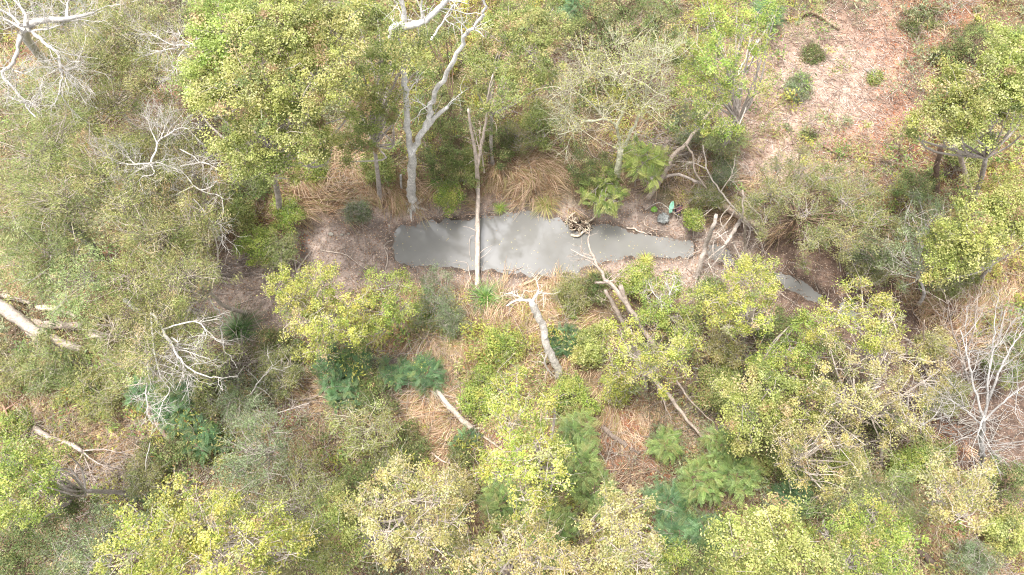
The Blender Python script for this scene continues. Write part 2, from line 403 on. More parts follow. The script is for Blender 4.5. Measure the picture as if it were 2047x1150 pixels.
def flat_sticks(mb, x, y, h, ln, wd, ang, c, lift=.05):
    n = len(x); dz = R.normal(0, .12, n)
    dr = unit(np.stack([np.cos(ang), np.sin(ang), dz], -1)); p = np.stack([x, y, h + lift], -1)
    bend = np.stack([-np.sin(ang), np.cos(ang), np.zeros(n)], -1) * (R.normal(0, .08, n) * ln)[:, None]
    pts = np.stack([p - dr * ln[:, None] / 2, p + bend, p + dr * ln[:, None] / 2], 1)
    tubes(mb, pts, np.stack([wd, wd * .8, wd * .4], 1), c, 3)

def mulch():
    mb = MB(); x, y, h, w, d = scatter(190000)
    dens = np.clip(zone('mulch', x, y) * 1.2 + .10 * zone('orange', x, y), 0, 1) * sstep(.5, 1.5, w)
    k = R.random(len(x)) < dens; x, y, h = x[k], y[k], h[k]; n = len(x)
    c = pal([(228,206,192),(214,190,174),(198,166,148),(238,222,210),(176,142,122),(204,176,158)], n, .14)
    flat_sticks(mb, x, y, h, R.gamma(2.2, .13, n).clip(.1, 1.3), R.uniform(.006, .018, n), R.uniform(0, 6.28, n), c, .04)
    tag(mb.build("wood_litter", M_TWIG), "pale pinkish bark strips and sticks strewn over the clearing", "wood litter", kind='stuff')
mulch()

def twigs():
    mb = MB(); x, y, h, w, d = scatter(36000)
    k = (d > .1) & (R.random(len(x)) < .2 + .5 * sstep(.4, .6, fbm(x, y, 2.5, 71)) + .6 * zone('tangle', x, y)); x, y, h, w = x[k], y[k], h[k], w[k]; n = len(x)
    c = pal([(176,158,146),(150,134,124),(200,188,176),(128,110,98),(190,168,144)], n, .12)
    flat_sticks(mb, x, y, h, R.gamma(2.5, .24, n).clip(.2, 2.4), R.uniform(.005, .014, n), R.uniform(0, 6.28, n), c, R.uniform(.03, .35, n) * sstep(.5, 2, w))
    tag(mb.build("twig_litter", M_TWIG), "thin grey twigs tangled through the undergrowth and banks", "twigs", kind='stuff')
twigs()

GREENS = {'olive': [(180,182,112),(162,168,100),(194,194,128),(142,150,88),(202,188,134)],
          'green': [(144,172,92),(124,154,82),(166,190,106),(108,134,74),(182,198,114)],
          'grey':  [(172,178,136),(154,162,122),(190,194,152),(134,142,106)],
          'yellow':[(204,202,104),(188,190,92),(222,214,124),(164,172,84)]}
def weeds():
    """low leafy growth in clumps"""
    mb = MB(); x, y, h, w, d = scatter(15000)
    za = np.maximum(zone('mulch', x, y), zone('straw', x, y) * .8); za = np.maximum(za, zone('orange', x, y) * .75)
    dens = np.clip(.30 + 1.1 * sstep(.30, .58, fbm(x, y, 3.5, 81)) - .95 * za, .03, 1) * sstep(1.0, 2.2, w)
    k = R.random(len(x)) < dens; x, y, h = x[k], y[k], h[k]; T = len(x)
    nb = 46; n = T * nb; rad = R.uniform(.12, .38, T); ht = R.uniform(.1, 1.2, T) * (.4 + 1.0 * fbm(x, y, 4, 91))
    off = R.standard_normal((n, 3)) * np.repeat(rad, nb)[:, None] * [.8, .8, .35]
    cen = np.stack([np.repeat(x, nb), np.repeat(y, nb), np.repeat(h + ht, nb)], -1) + off
    cen[:, 2] = np.maximum(cen[:, 2], np.repeat(h, nb) + .02)
    fam = fbm(x, y, 5, 101) + R.normal(0, .07, T)
    cols = np.zeros((n, 3)); fr = np.repeat(fam, nb)
    for (a, b, nm) in ((-9, .42, 'grey'), (.42, .52, 'olive'), (.52, .60, 'green'), (.60, 9, 'yellow')):
        q = (fr >= a) & (fr < b); cols[q] = pal(GREENS[nm], q.sum(), .15)
    br = q = R.random(n) < .10; cols[br] = pal([(190,140,96),(204,176,132)], br.sum())
    cols *= np.repeat(.75 + .5 * R.random(T), nb)[:, None]
    nor = unit(R.standard_normal((n, 3)) * .7 + [0, 0, 1]); ax = unit(np.cross(nor, unit(R.standard_normal((n, 3)))))
    big = np.repeat(R.choice([.8, 1.0, 1.7], T, p=[.35, .35, .3]), nb)
    leaves(mb, cen, ax, nor, R.uniform(.07, .15, n) * big, R.uniform(.02, .045, n) * big, cols)
    tag(mb.build("undergrowth", M_LEAF), "low olive and green weeds covering the ground between trees", "undergrowth", kind='stuff')
weeds()

def sprays():
    """fans of bare thin stems standing through the undergrowth"""
    mb = MB(); x, y, h, w, d = scatter(10000)
    k = (w > 1.3) & (R.random(len(x)) < .12 + .6 * sstep(.42, .62, fbm(x, y, 3.2, 131)) + .8 * zone('tangle', x, y)) & (zone('mulch', x, y) < .4); x, y, h = x[k], y[k], h[k]; n = len(x); m = 9
    b = np.repeat(np.stack([x, y, h], -1), m, 0); N_ = n * m
    d0 = unit(R.standard_normal((N_, 3)) * [1, 1, .3] + [0, 0, .9]); ln = np.repeat(R.uniform(.4, 2.1, n), m) * R.uniform(.5, 1.1, N_)
    pts = [b + R.normal(0, .05, (N_, 3))]; dv = d0
    for j in range(4): dv = unit(dv + R.normal(0, .22, (N_, 3)) - [0, 0, .08]); pts.append(pts[-1] + dv * (ln / 4)[:, None])
    pts = np.stack(pts, 1); c = pal([(198,180,164),(178,162,148),(216,204,192),(160,142,126)], n, .12)
    tubes(mb, pts, np.tile([.012, .010, .008, .006, .003], (N_, 1)), np.repeat(c, m, 0), 3)
    par = [(pts[i], np.full(5, .006)) for i in range(0, N_, 2)]
    q, rd = grow_twigs(par, 2, .15, .5, .005, .2, .3, K=4); tubes(mb, q, rd, col(190,174,160), 3)
    tag(mb.build("bare_stems", M_TWIG), "thin bare grey stems standing through the undergrowth", "dead stems", kind='stuff')

def floating():
    mb = MB(); lo = POND.min(0); hi = POND.max(0)
    x = R.uniform(lo[0], hi[0], 900); y = R.uniform(lo[1], hi[1], 900); d = sdf(x, y); k = (d < -.1) & (R.random(900) < np.where(d > -.6, .6, .25)); x, y = x[k], y[k]; n = len(x)
    nor = np.tile([0., 0, 1], (n, 1)); a = R.uniform(0, 6.3, n); ax = np.stack([np.cos(a), np.sin(a), a * 0], -1)
    leaves(mb, np.stack([x, y, np.full(n, WATER + .005)], -1), ax, nor, R.uniform(.03, .08, n), R.uniform(.02, .045, n), pal([(214,206,140),(200,180,120),(150,130,100),(190,186,160)], n))
    tag(mb.build("floating_leaves", M_DRY), "tiny pale leaves floating on the muddy pond", "floating leaves", kind='stuff')
floating()

# ------------------------------------------------------------------ woody growth
WHITE = (216,209,200); PALE = (210,196,182); GREYB = (196,184,174); BROWN = (140,118,100); DARKB = (104,90,80)

def grow_twigs(parents, n, lmin, lmax, r0, up=.2, wander=.35, K=6, spread=.9, tlo=.25):
    """children (n per parent) sprouting off polylines: returns pts (N,K,3), rad (N,K)"""
    pts = []; rad = []
    for (pl, pr_) in parents:
        m = len(pl); seg = np.linalg.norm(pl[-1] - pl[0])
        for _ in range(n):
            t = R.uniform(tlo, 1.0) * (m - 1); i = min(int(t), m - 2); q = pl[i] + (pl[i + 1] - pl[i]) * (t - i)
            d = unit(pl[i + 1] - pl[i]); dv = unit(d * R.uniform(.3, 1) + R.standard_normal(3) * spread * .7 + np.array([0, 0, up]))
            ln = R.uniform(lmin, lmax); out = [q]; step = ln / (K - 1)
            for j in range(K - 1):
                dv = unit(dv + R.standard_normal(3) * wander * .6); out.append(out[-1] + dv * step)
            rr = min(r0, pr_[i] * .75) ; pts.append(out); rad.append(np.linspace(rr, rr * .35, K))
    return np.array(pts), np.array(rad)

def bare(mb, mains, c, levels, sides=7, rough=.10, twist=.06):
    """mains: list of (points, r0, r1); levels: list of (n, lmin, lmax, r, up)"""
    par = []
    for pts, r0, r1 in mains:
        pl = spline(pts, max(8, 4 * len(pts))); L = np.linalg.norm(np.diff(pl, axis=0), axis=1).sum()
        pl[1:-1] += R.standard_normal((len(pl) - 2, 3)) * twist * min(1, L * .08) * (.25 if c[0] == 224 else 1)
        if r0 < .1: r0, r1 = r0 * .82, r1 * .75
        rd = np.linspace(r0, r1, len(pl)); tubes(mb, pl, rd, col(*c) * R.uniform(.92, 1.05), sides if sides != 7 else 8, rough); par.append((pl, rd))
    for (n, a, b, r, up) in levels:
        p, rd = grow_twigs(par, n, a, b, r, up)
        if len(p) == 0: break
        tubes(mb, p, rd, (col(*c) * R.uniform(.8, 1.1, (len(p), 1))), 5 if r > .02 else 4)
        par = [(p[i], rd[i]) for i in range(len(p))]
    return par

STY = {
 # leaf length, width, colours, clumps per m2, leaves per clump, clump radius, droop, bark, twigginess
 'broad':   dict(L=.085, W=.046, pal=[(206,206,128),(190,194,112),(172,180,98),(222,218,150),(146,158,84)], cd=10, nl=120, cr=.18, dr=.1, bark=GREYB, tw=.45),
 'broadg':  dict(L=.085, W=.042, pal=[(172,182,108),(154,168,94),(190,196,122),(132,146,82),(196,190,124)], cd=9, nl=110, cr=.19, dr=.1, bark=GREYB, tw=.5),
 'yellow':  dict(L=.075, W=.044, pal=[(216,212,114),(198,200,100),(226,220,138),(178,186,90),(154,170,82)], cd=9, nl=72, cr=.15, dr=.0, bark=PALE, tw=1.0),
 'pale':    dict(L=.07, W=.042, pal=[(220,208,144),(208,200,128),(228,216,166),(188,184,112),(166,164,100)], cd=9, nl=62, cr=.15, dr=.0, bark=PALE, tw=1.2),
 'lime':    dict(L=.08, W=.040, pal=[(180,196,98),(158,180,86),(198,208,114),(132,156,76),(202,202,114)], cd=9, nl=85, cr=.17, dr=.05, bark=GREYB, tw=.7),
 'feather': dict(L=.12, W=.022, pal=[(196,198,128),(208,208,142),(176,184,112),(156,168,100),(214,202,150),(138,154,90)], cd=9, nl=85, cr=.24, dr=.5, bark=PALE, tw=1.2),
 'featherg':dict(L=.13, W=.024, pal=[(180,194,130),(162,180,116),(196,206,144),(144,162,100),(198,196,138)], cd=9, nl=85, cr=.24, dr=.5, bark=GREYB, tw=.9),
 'scrub':   dict(L=.08, W=.022, pal=[(162,168,106),(146,154,94),(180,180,120),(128,140,84),(188,180,124)], cd=10, nl=80, cr=.18, dr=.2, bark=GREYB, tw=1.1),
 'dark':    dict(L=.08, W=.027, pal=[(134,152,90),(116,138,80),(154,168,102),(102,122,72),(168,168,108)], cd=9, nl=80, cr=.17, dr=.15, bark=BROWN, tw=.9),
 'greyleaf':dict(L=.09, W=.022, pal=[(166,180,136),(150,166,122),(182,194,150),(132,150,106)], cd=9, nl=80, cr=.19, dr=.3, bark=GREYB, tw=.9),
 'sparse':  dict(L=.075, W=.036, pal=[(180,186,114),(164,172,102),(198,196,128)], cd=10, nl=26, cr=.22, dr=.1, bark=(206,198,172), tw=.8),
 'fern':    dict(L=.085, W=.022, pal=[(122,158,108),(106,144,94),(144,180,124),(92,126,82),(150,166,108)], cd=9, fr=3, fl=.48, dr=.3, bark=BROWN, tw=.3),
 'wattle':  dict(L=.080, W=.020, pal=[(164,188,112),(144,172,98),(184,204,124),(120,148,84),(176,178,110)], cd=8, fr=3, fl=.45, dr=.4, bark=BROWN, tw=.5),
 'pinnate': dict(L=.11, W=.028, pal=[(180,194,104),(158,178,92),(200,206,122),(134,156,82)], cd=4, fr=2, fl=.5, dr=.4, bark=GREYB, tw=.4),
}

def fronds(mb, org, dr, fl, st, palc):
    n = len(org); K = 11
    t = np.linspace(0, 1, K)[None, :, None]
    dr = unit(dr); pts = org[:, None] + dr[:, None] * (fl[:, None, None] * t); pts[:, :, 2] -= (fl[:, None] * .35) * t[..., 0] ** 2
    tg = unit(np.gradient(pts, axis=1)); side = unit(np.cross(tg, [0, 0, 1.0])); 
    for sg in (-1, 1):
        ax = unit(tg * .55 + side * sg + np.array([0, 0, -.18])); q = pts[:, 1:]; a = ax[:, 1:]
        ll = st['L'] * (1.25 - .9 * np.abs(t[:, 1:, 0] - .35)) * np.ones((n, 1)) * (fl / st['fl'])[:, None]
        c = (q + a * ll[..., None] * .5).reshape(-1, 3); a = a.reshape(-1, 3)
        nor = unit(np.cross(a, tg[:, 1:].reshape(-1, 3)) + 1e-6); m = len(c)
        leaves(mb, c, a, nor, ll.ravel(), np.full(m, st['W']), np.repeat(palc, K - 1, 0) * (1 + .1 * R.standard_normal((m, 1))))
    tubes(mb, pts[:, ::5], np.tile([.006, .004, .002], (n, 1)), palc * 1.15, 3)

def crown_lobe(mb, tw, c, r, st, dens=1.0, flat=.75, limb_from=None):
    area = math.pi * r * r; nc = max(6, int(st['cd'] * area * 2.3 * dens))
    u = unit(R.standard_normal((nc, 3))); u[:, 2] = np.where(R.random(nc) < .75, np.abs(u[:, 2]), u[:, 2])
    rr = r * R.uniform(.25, 1.0, nc) ** .55
    ang = np.arctan2(u[:, 1], u[:, 0]); ph = R.uniform(0, 6.28, 3)
    odd = R.random(nc) < .16; oddc = np.array([col(*k) for k in [(206,186,140),(150,160,96),(198,200,140),(176,150,112),(128,142,84)]])[R.integers(0, 5, nc)]
    edge = 1 + .20 * np.sin(2 * ang + ph[0]) + .18 * np.sin(5 * ang + ph[1]) + .12 * np.sin(9 * ang + ph[2]) + (R.random(nc) < .14) * R.uniform(.1, .6, nc)
    cl = c + u * (rr * edge)[:, None] * [1, 1, flat]
    palc = np.array([col(*k) for k in st['pal']]); pk = R.choice(len(palc), nc)
    shade = R.uniform(.72, 1.2, nc) * R.uniform(.92, 1.08); palc = palc * (1 + R.normal(0, .03, 3)) * R.uniform(.9, 1.06)
    if 'fr' in st:
        k = st['fr']; n = nc * k; org = np.repeat(cl, k, 0) + R.normal(0, .05, (n, 3))
        out = unit(np.repeat(u * [1, 1, .4], k, 0) + R.standard_normal((n, 3)) * .75 * [1, 1, .35])
        fronds(mb, org, out, st['fl'] * R.uniform(.6, 1.15, n), st, palc[R.choice(len(palc), n)] * np.repeat(shade, k)[:, None])
    else:
        k = np.maximum(3, R.poisson(st['nl'] * .62, nc)); n = int(k.sum()); ids = np.repeat(np.arange(nc), k)
        cen = cl[ids] + R.standard_normal((n, 3)) * (st['cr'] * R.uniform(.4, .95, nc))[ids][:, None] * [1, 1, .6]
        own = np.where(R.random(n) < .6, pk[ids], R.choice(len(palc), n))
        base_c = np.where(odd[ids][:, None], oddc[ids], palc[own])
        cc = base_c * (shade[ids] * (1 + .10 * R.standard_normal(n)))[:, None]
        nor = unit(R.standard_normal((n, 3)) * .55 + [0, 0, .9]); a = unit(np.cross(nor, unit(R.standard_normal((n, 3)))))
        if st['dr'] > .2:
            bias = unit(R.standard_normal((nc, 3)) * [1, 1, .1])[ids]; a = unit(a * .6 + bias - np.array([0, 0, st['dr']])); nor = unit(np.cross(a, unit(R.standard_normal((n, 3)))) + [0, 0, .3])
        leaves(mb, cen, a, nor, st['L'] * R.uniform(.7, 1.25, n), st['W'] * R.uniform(.7, 1.25, n), cc)
    # twigs from the lobe's inside to its clumps
    m = min(nc, int(nc * min(1, st['tw'] * .6)) + 3); sel = R.choice(nc, m, replace=False)
    hub = c + np.array([0, 0, -r * flat * .5]) + R.standard_normal((m, 3)) * r * .18
    end = cl[sel] + u[sel] * R.uniform(0, .18, (m, 1)) + R.standard_normal((m, 3)) * .08
    mid = (hub + end) / 2 + R.standard_normal((m, 3)) * r * .10 + [0, 0, r * .08]
    b = col(*st['bark'])
    P5 = np.stack([hub, hub * .4 + mid * .6, mid, mid * .45 + end * .55 + R.standard_normal((m, 3)) * .04, end], 1)
    tubes(tw, P5, np.tile(np.array([.022, .017, .013, .009, .004]) * min(1.3, .6 + r * .35), (m, 1)), b * R.uniform(.8, 1.1, (m, 1)), 4)
    if st['tw'] > .7:
        par = [(P5[i], np.full(5, .011)) for i in range(m)]
        q, rd = grow_twigs(par, max(1, int(st['tw'] * 1.6)), .25, .8, .007, .2, .3)
        tubes(tw, q, rd, b * R.uniform(.85, 1.15, (len(q), 1)), 3)

def tree(name, label, cat, group, style, lobes, base=None, dens=1.0, trunk=None, lean=.6, nstem=1, tr=None, flat=.75, limb_c=None):
    """lobes: (px, py, radius in px, height of lobe centre in m)"""
    st = STY[style]; cs = []; rs = []
    more = []
    for (a, b, r, z) in lobes:                                       # side boughs that break the outline
        for _ in range(3):
            t = R.uniform(0, 6.283); q = R.uniform(.85, 1.3); more.append((a + r * q * math.cos(t), b + r * q * math.sin(t), r * R.uniform(.18, .4), z * R.uniform(.7, 1.0)))
    for (a, b, r, z) in list(lobes) + more:
        p = P(a, b, z); cs.append(p); rs.append(r * depth(p) / FPX)
    cs = np.array(cs); rs = np.array(rs); mean = (cs * rs[:, None]).sum(0) / rs.sum()
    if base is None:
        bx, by = mean[0] + R.normal(0, .3), mean[1] + R.normal(0, .3); b = np.array([bx, by, float(ground(bx, by)) - .05])
    else: b = PG(*base) - [0, 0, .05]
    root = thing(name, label, cat, b, group); th = mean[2] - b[2]
    tm, tw, cr = MB(), MB(), MB(); bc = col(*(limb_c or st['bark'])); r0 = tr or (.03 + .011 * th)
    for s in range(nstem):
        bb = b + R.normal(0, .12 * (nstem > 1), 3) * [1, 1, 0]
        fork = b + (mean - b) * np.array([.45, .45, .5]) + R.normal(0, .1 * th * .5 + (.2 if nstem > 1 else 0), 3) * [1, 1, .1]
        pl = spline([bb, bb * .5 + fork * .5 + R.normal(0, .12, 3) * [1, 1, 0], fork], 9)
        rd = np.linspace(r0, r0 * .7, 9); rd[0] *= 1.35
        tubes(tm, pl, rd, bc, 8, .05)
    tm.build("trunk", M_BARK, root, True)
    for c, r in zip(cs, rs):
        hub = c - [0, 0, r * flat * .45]
        pl = spline([fork, fork * .5 + hub * .5 + R.normal(0, .12 + .03 * th, 3), hub], 8)
        tubes(tw, pl, np.linspace(r0 * .45, .02, 8), bc, 6)
        crown_lobe(cr, tw, c, r * R.uniform(.88, 1.08), st, dens * (R.uniform(.45, .85) if style in ('pale', 'yellow', 'scrub', 'lime') else R.uniform(.6, .98)), flat)
    tw.build("branches", M_TWIG, root, True)
    cr.build("crown", M_LEAF, root)
    return root

sprays()

# ------------------------------------------------------------------ living trees (crown lobes surveyed: px, py, radius px, height m)
GT = "living trees around the creek"; GS = "leafy shrubs around the creek"; GD = "bare dead trees"; GF = "blue-green ferny shrubs"
LOG = "fallen logs and trunks"; BR = "fallen branches"; TU = "green grass tussocks"
T = tree
T('broadleaf_tree', "largest dense yellow-green tree, top of the photo left of the pale forked tree", "tree", GT, 'broad',
  [(455,70,88,11),(560,50,95,11.5),(655,70,75,11),(640,160,85,11),(500,165,85,11),(560,240,75,10),(480,300,50,9),(430,190,60,10),(545,330,42,8.5),(620,255,50,9.5),(400,130,45,10)], base=(560,440), flat=.6)
T('broadleaf_tree', "mid-green tree crown hanging over the left limb of the forked tree", "tree", GT, 'broadg',
  [(812,105,50,9.9),(765,120,45,9),(758,185,48,7),(745,245,42,6),(705,290,36,5),(750,40,45,9)], base=(760,400))
T('broadleaf_tree', "round green tree crown between the forked tree and the sparse twiggy tree", "tree", GT, 'broadg',
  [(1060,110,60,7),(1020,190,45,6.5),(985,150,35,5.5),(950,120,35,5),(1085,60,50,7),(1010,60,45,6)], base=(985,330))
T('feathery_tree', "olive feathery tree under the white dead crown in the photo's upper left corner", "tree", GT, 'feather',
  [(240,60,85,6),(170,130,80,6),(60,200,70,6),(140,230,70,6.2),(300,150,60,5.5),(220,200,60,5.5)])
T('feathery_tree', "broad drab yellow-olive feathery tree left of the spidery white dead crown", "tree", GT, 'feather',
  [(80,300,90,7),(190,330,85,7.2),(120,400,80,7),(260,400,70,6.8),(230,290,50,6.5),(30,380,60,6.5)])
T('feathery_tree', "light green drooping tree at the left edge above the big fallen log", "tree", GT, 'featherg',
  [(40,460,70,6.5),(110,500,75,6.5),(50,540,45,6),(170,560,70,6.5),(115,555,40,6)], base=(200,515))
T('feathery_tree', "pale olive tree over the end of the muddy creek bed, left of the yellow sapling", "tree", GT, 'feather',
  [(300,470,75,6.5),(380,440,60,6),(350,550,70,6.5),(260,560,65,6.5),(400,470,38,5.5),(300,630,55,6)])
T('feathery_tree', "yellowish olive tree threaded by white dead limbs, below the creek bed's left end", "tree", GT, 'feather',
  [(230,650,65,6),(290,700,55,6),(370,650,50,5),(400,720,55,5),(330,740,45,5),(250,730,45,5)], dens=.8)
T('feathery_tree', "fine dull olive canopy right of the white branches, beside the largest tree", "tree", GT, 'feather',
  [(340,260,60,5),(380,340,60,5),(300,330,50,5),(420,400,45,4)], dens=.8)
T('sapling', "bright yellow sparse sapling on the mud left of the tussocks, over the pond's lower bank", "tree", GT, 'yellow',
  [(585,590,42,4.5),(640,570,42,4.5),(590,645,45,4.6),(645,640,50,5),(700,610,40,4.5),(700,665,35,4.3),(640,695,30,4),(565,560,25,4)], base=(635,700), dens=1.0)
T('sapling', "small fresh green sapling touching the right side of the bright yellow sapling", "tree", GT, 'lime',
  [(775,570,35,3.5),(755,620,35,3.5),(800,600,30,3.2),(745,670,28,3)], dens=.7)
T('slender_tree', "tall narrow yellow-green tree in front of the green wattle thicket, lower centre", "tree", GT, 'yellow',
  [(1010,790,42,8),(1050,830,45,9),(1020,860,48,9.5),(1070,890,38,9.5),(1040,930,45,10),(1100,950,45,9.5),(1050,985,38,9.5),(1000,940,30,9),(1050,1020,25,9)], base=(1050,960), limb_c=PALE)
T('pale_tree', "pale yellow thin-leaved tree with bare twigs showing, bottom edge left of centre", "tree", GT, 'pale',
  [(750,1010,45,8.5),(800,970,42,8.5),(860,1000,48,8.8),(770,1070,50,9),(840,1075,52,9.2),(900,1040,42,8.5),(880,960,35,8),(810,1110,40,9)], base=(830,1050))
T('broadleaf_tree', "large bright yellow-green crown filling the bottom edge at lower left", "tree", GT, 'yellow',
  [(300,1070,72,9),(390,1060,70,9.5),(480,1080,75,9.5),(350,1120,80,9.8),(560,1110,55,9),(250,1110,60,8.8),(430,1130,80,10),(350,1010,40,8.5),(520,1045,45,8.8),(590,1075,30,8.5)], dens=1.15, base=(420,1090))
T('broadleaf_tree', "yellow-green tree crown at the left edge above the bottom corner", "tree", GT, 'lime',
  [(20,920,55,7),(75,970,50,7),(30,1000,55,7.2),(100,930,35,6.5),(-20,970,60,7)])
T('broadleaf_tree', "dark olive tree in the bottom left corner under the yellow-green crown", "tree", GT, 'dark',
  [(20,1090,60,5),(90,1060,50,5),(40,1150,70,5),(150,1010,40,4)])
T('pale_tree', "pale yellow crown at the bottom edge just right of centre", "tree", GT, 'pale',
  [(1230,1020,40,8),(1265,1060,48,8.5),(1220,1100,55,8.8),(1280,1120,50,9),(1265,1010,30,8)], base=(1250,1080))
T('pale_tree', "straw-yellow crown at the bottom edge between the two paler crowns", "tree", GT, 'pale',
  [(1000,1100,50,8),(1060,1110,55,8.3),(1120,1110,50,8.3),(960,1140,45,8),(1150,1140,45,8)])
T('sapling', "yellow-green sapling under the long fallen poles, right of the broken snag", "tree", GT, 'yellow',
  [(1250,700,45,4.5),(1300,690,42,4.6),(1350,710,42,4.5),(1290,745,42,4.6),(1235,745,20,4.2)], dens=.8, base=(1290,790))
T('sapling', "bright lime-yellow tree leaning over the small pool, right of the leaning pale trunk", "tree", GT, 'yellow',
  [(1490,560,50,5.5),(1455,600,40,5.2),(1500,620,45,5.5),(1450,650,35,5),(1520,575,35,5.4),(1510,535,26,5)], dens=1.1, base=(1480,690))
T('sapling', "yellow bush with a small white dead crown rising out of it", "tree", GT, 'lime',
  [(1320,600,45,2.8),(1360,635,38,2.8),(1290,580,35,2.5),(1385,600,28,2.5),(1310,650,30,2.5)], dens=.8)
T('pale_tree', "yellow tree with bare grey twigs below its crown, right of the small pools", "tree", GT, 'yellow',
  [(1680,620,36,6),(1740,610,36,6),(1720,655,40,6.2),(1780,640,32,6),(1655,660,28,5.8),(1765,680,30,6)], dens=.75, base=(1735,790), limb_c=PALE)
T('pale_tree', "thin yellow-green tree below the crown beside the small pools", "tree", GT, 'pale',
  [(1700,730,48,6.5),(1760,770,48,6.8),(1690,800,45,6.8),(1790,710,35,6.5),(1640,770,30,6.4)], dens=.65, base=(1720,850))
T('broadleaf_tree', "fresh green bushy tree right of the lime-yellow leaning tree", "tree", GT, 'lime',
  [(1590,690,45,4),(1640,710,40,4),(1580,740,40,4),(1620,650,28,3.5),(1540,720,35,3.8)], dens=.85)
T('broadleaf_tree', "light yellow-green crown at the right edge over the orange leaf litter", "tree", GT, 'broad',
  [(1870,225,50,9),(1930,190,60,9.5),(1990,140,65,9.8),(2030,200,60,9.5),(1950,240,50,9),(2040,100,50,9.5),(1890,180,40,9)], base=(1945,402), flat=.5, dens=1.1)
T('broadleaf_tree', "yellow-green willowy crown at the top edge left of the mulch clearing", "tree", GT, 'lime',
  [(1420,40,60,8),(1490,60,50,8),(1430,120,55,7.8),(1470,170,45,7.2),(1400,200,45,7),(1440,235,35,6.5),(1520,30,35,7.5),(1385,120,40,7)], base=(1430,330), dens=.85)
T('broad_shrub', "large dark olive fine-leaved thicket right of the arched fallen branches", "tree", GT, 'scrub',
  [(1545,385,40,3.2),(1600,345,34,2.6),(1610,420,46,4.3),(1695,400,42,3.6),(1750,440,42,4.2),(1625,490,40,3.8),(1690,480,40,4.2),(1665,355,34,2.8),(1530,440,30,3),(1555,335,28,2.4),(1725,375,30,2.6),(1770,490,30,3.4),(1500,400,24,2)], dens=1.05, limb_c=BROWN)
T('broadleaf_tree', "pale green tree at the right edge above the bare grey twigs", "tree", GT, 'broad',
  [(1950,420,52,6),(2010,400,52,6.2),(1970,480,52,6.2),(2030,450,45,6),(1900,470,42,5.6),(1930,520,35,5.4),(1880,520,35,5.2)], dens=.85, base=(1960,560))
T('slim_tree', "thin green tree with spreading white roots above the dark gully at right", "tree", GT, 'greyleaf',
  [(1815,500,38,4.5),(1850,540,30,4.2),(1790,540,32,4),(1860,470,35,4.6),(1880,420,35,4.4),(1830,430,35,4.4)], base=(1838,608), limb_c=WHITE, dens=.7)
T('pale_tree', "pale cream-yellow crown by the right edge near the rusty brown litter", "tree", GT, 'pale',
  [(1900,980,48,7.5),(1950,1000,45,7.6),(1920,1030,42,7.6),(1870,960,38,7.2),(1960,960,30,7.2)], dens=1.0, base=(1930,1030))
T('pale_tree', "yellow-cream crown at the bottom edge right of the wattle thicket", "tree", GT, 'broad',
  [(1530,1090,60,8),(1590,1110,60,8.3),(1480,1100,50,8),(1560,1040,48,7.8),(1440,1140,45,7.8),(1630,1140,45,8)], dens=.8)
T('broadleaf_tree', "green-yellow crown at the bottom edge, rightmost along that edge", "tree", GT, 'lime',
  [(1740,1080,55,7),(1790,1110,50,7),(1700,1120,55,7),(1660,1060,42,6.6),(1750,1030,35,6.5),(1820,1070,30,6.5)], dens=.8)
T('pale_tree', "tangled pale tree of yellow leaves and grey twigs above the rusty litter at lower right", "tree", GT, 'pale',
  [(1640,860,48,6),(1690,890,45,6),(1600,900,48,6.2),(1640,950,42,6),(1560,880,35,5.6)], dens=.6)
T('pale_tree', "light yellow-green airy tree right of the long fallen poles", "tree", GT, 'broad',
  [(1490,810,48,5.2),(1540,780,38,5.2),(1560,830,34,5.2),(1500,860,38,5),(1600,810,35,5)], dens=.55)
T('pale_tree', "olive airy tree between the white bushy snag and the yellow crown by the pools", "tree", GT, 'pale',
  [(1810,790,40,5),(1850,760,35,4.8),(1830,840,42,5),(1790,860,32,4.6)], dens=.6)
T('leafy_tree', "feathery green-yellow tree in the middle of the bottom right quarter", "tree", GT, 'featherg',
  [(1740,960,42,4.6),(1790,980,45,4.6),(1700,990,38,4.4),(1660,1000,35,4.2),(1820,1010,35,4.4)], dens=.7)
T('leafy_tree', "olive tree behind the pale yellow thin-leaved crown, bottom left of centre", "tree", GT, 'broadg',
  [(680,1010,42,5),(650,1060,45,5.2),(700,1080,45,5.4),(670,1130,50,5.4),(930,1100,35,5)], dens=.8)
T('leafy_tree', "dark green tree at the top edge above the twiggy grey tree", "tree", GT, 'dark',
  [(1180,20,45,5.5),(1250,10,50,5.5),(1310,40,45,5.5),(1340,90,35,5),(1200,70,35,5),(1120,60,35,5)])
T('leafy_tree', "olive green tree behind the upper limbs of the forked tree", "tree", GT, 'dark',
  [(890,60,40,4),(870,150,40,3.5),(890,220,45,3),(910,280,40,2),(960,250,40,2.5),(850,220,35,3)])
T('leafy_tree', "bluish grey-green feathery tree left of the thin-stemmed sparse bush", "tree", GT, 'greyleaf',
  [(500,900,50,4.6),(540,860,38,4.2),(470,940,42,4.4),(540,940,42,4.4),(510,830,32,4)], dens=.9)
T('leafy_tree', "dusty olive tree just above the largest bottom-left crown", "tree", GT, 'scrub',
  [(590,990,45,4),(620,1040,42,4),(560,1020,38,3.8),(650,970,38,3.6),(480,1000,38,3.6),(600,930,35,3.4)])
T('leafy_tree', "greyish green soft-leaved tree between the two left crowns at the bottom", "tree", GT, 'greyleaf',
  [(150,1090,52,5),(200,1060,45,5),(110,1120,45,5),(190,1130,50,5.2),(240,1040,35,4.5)])

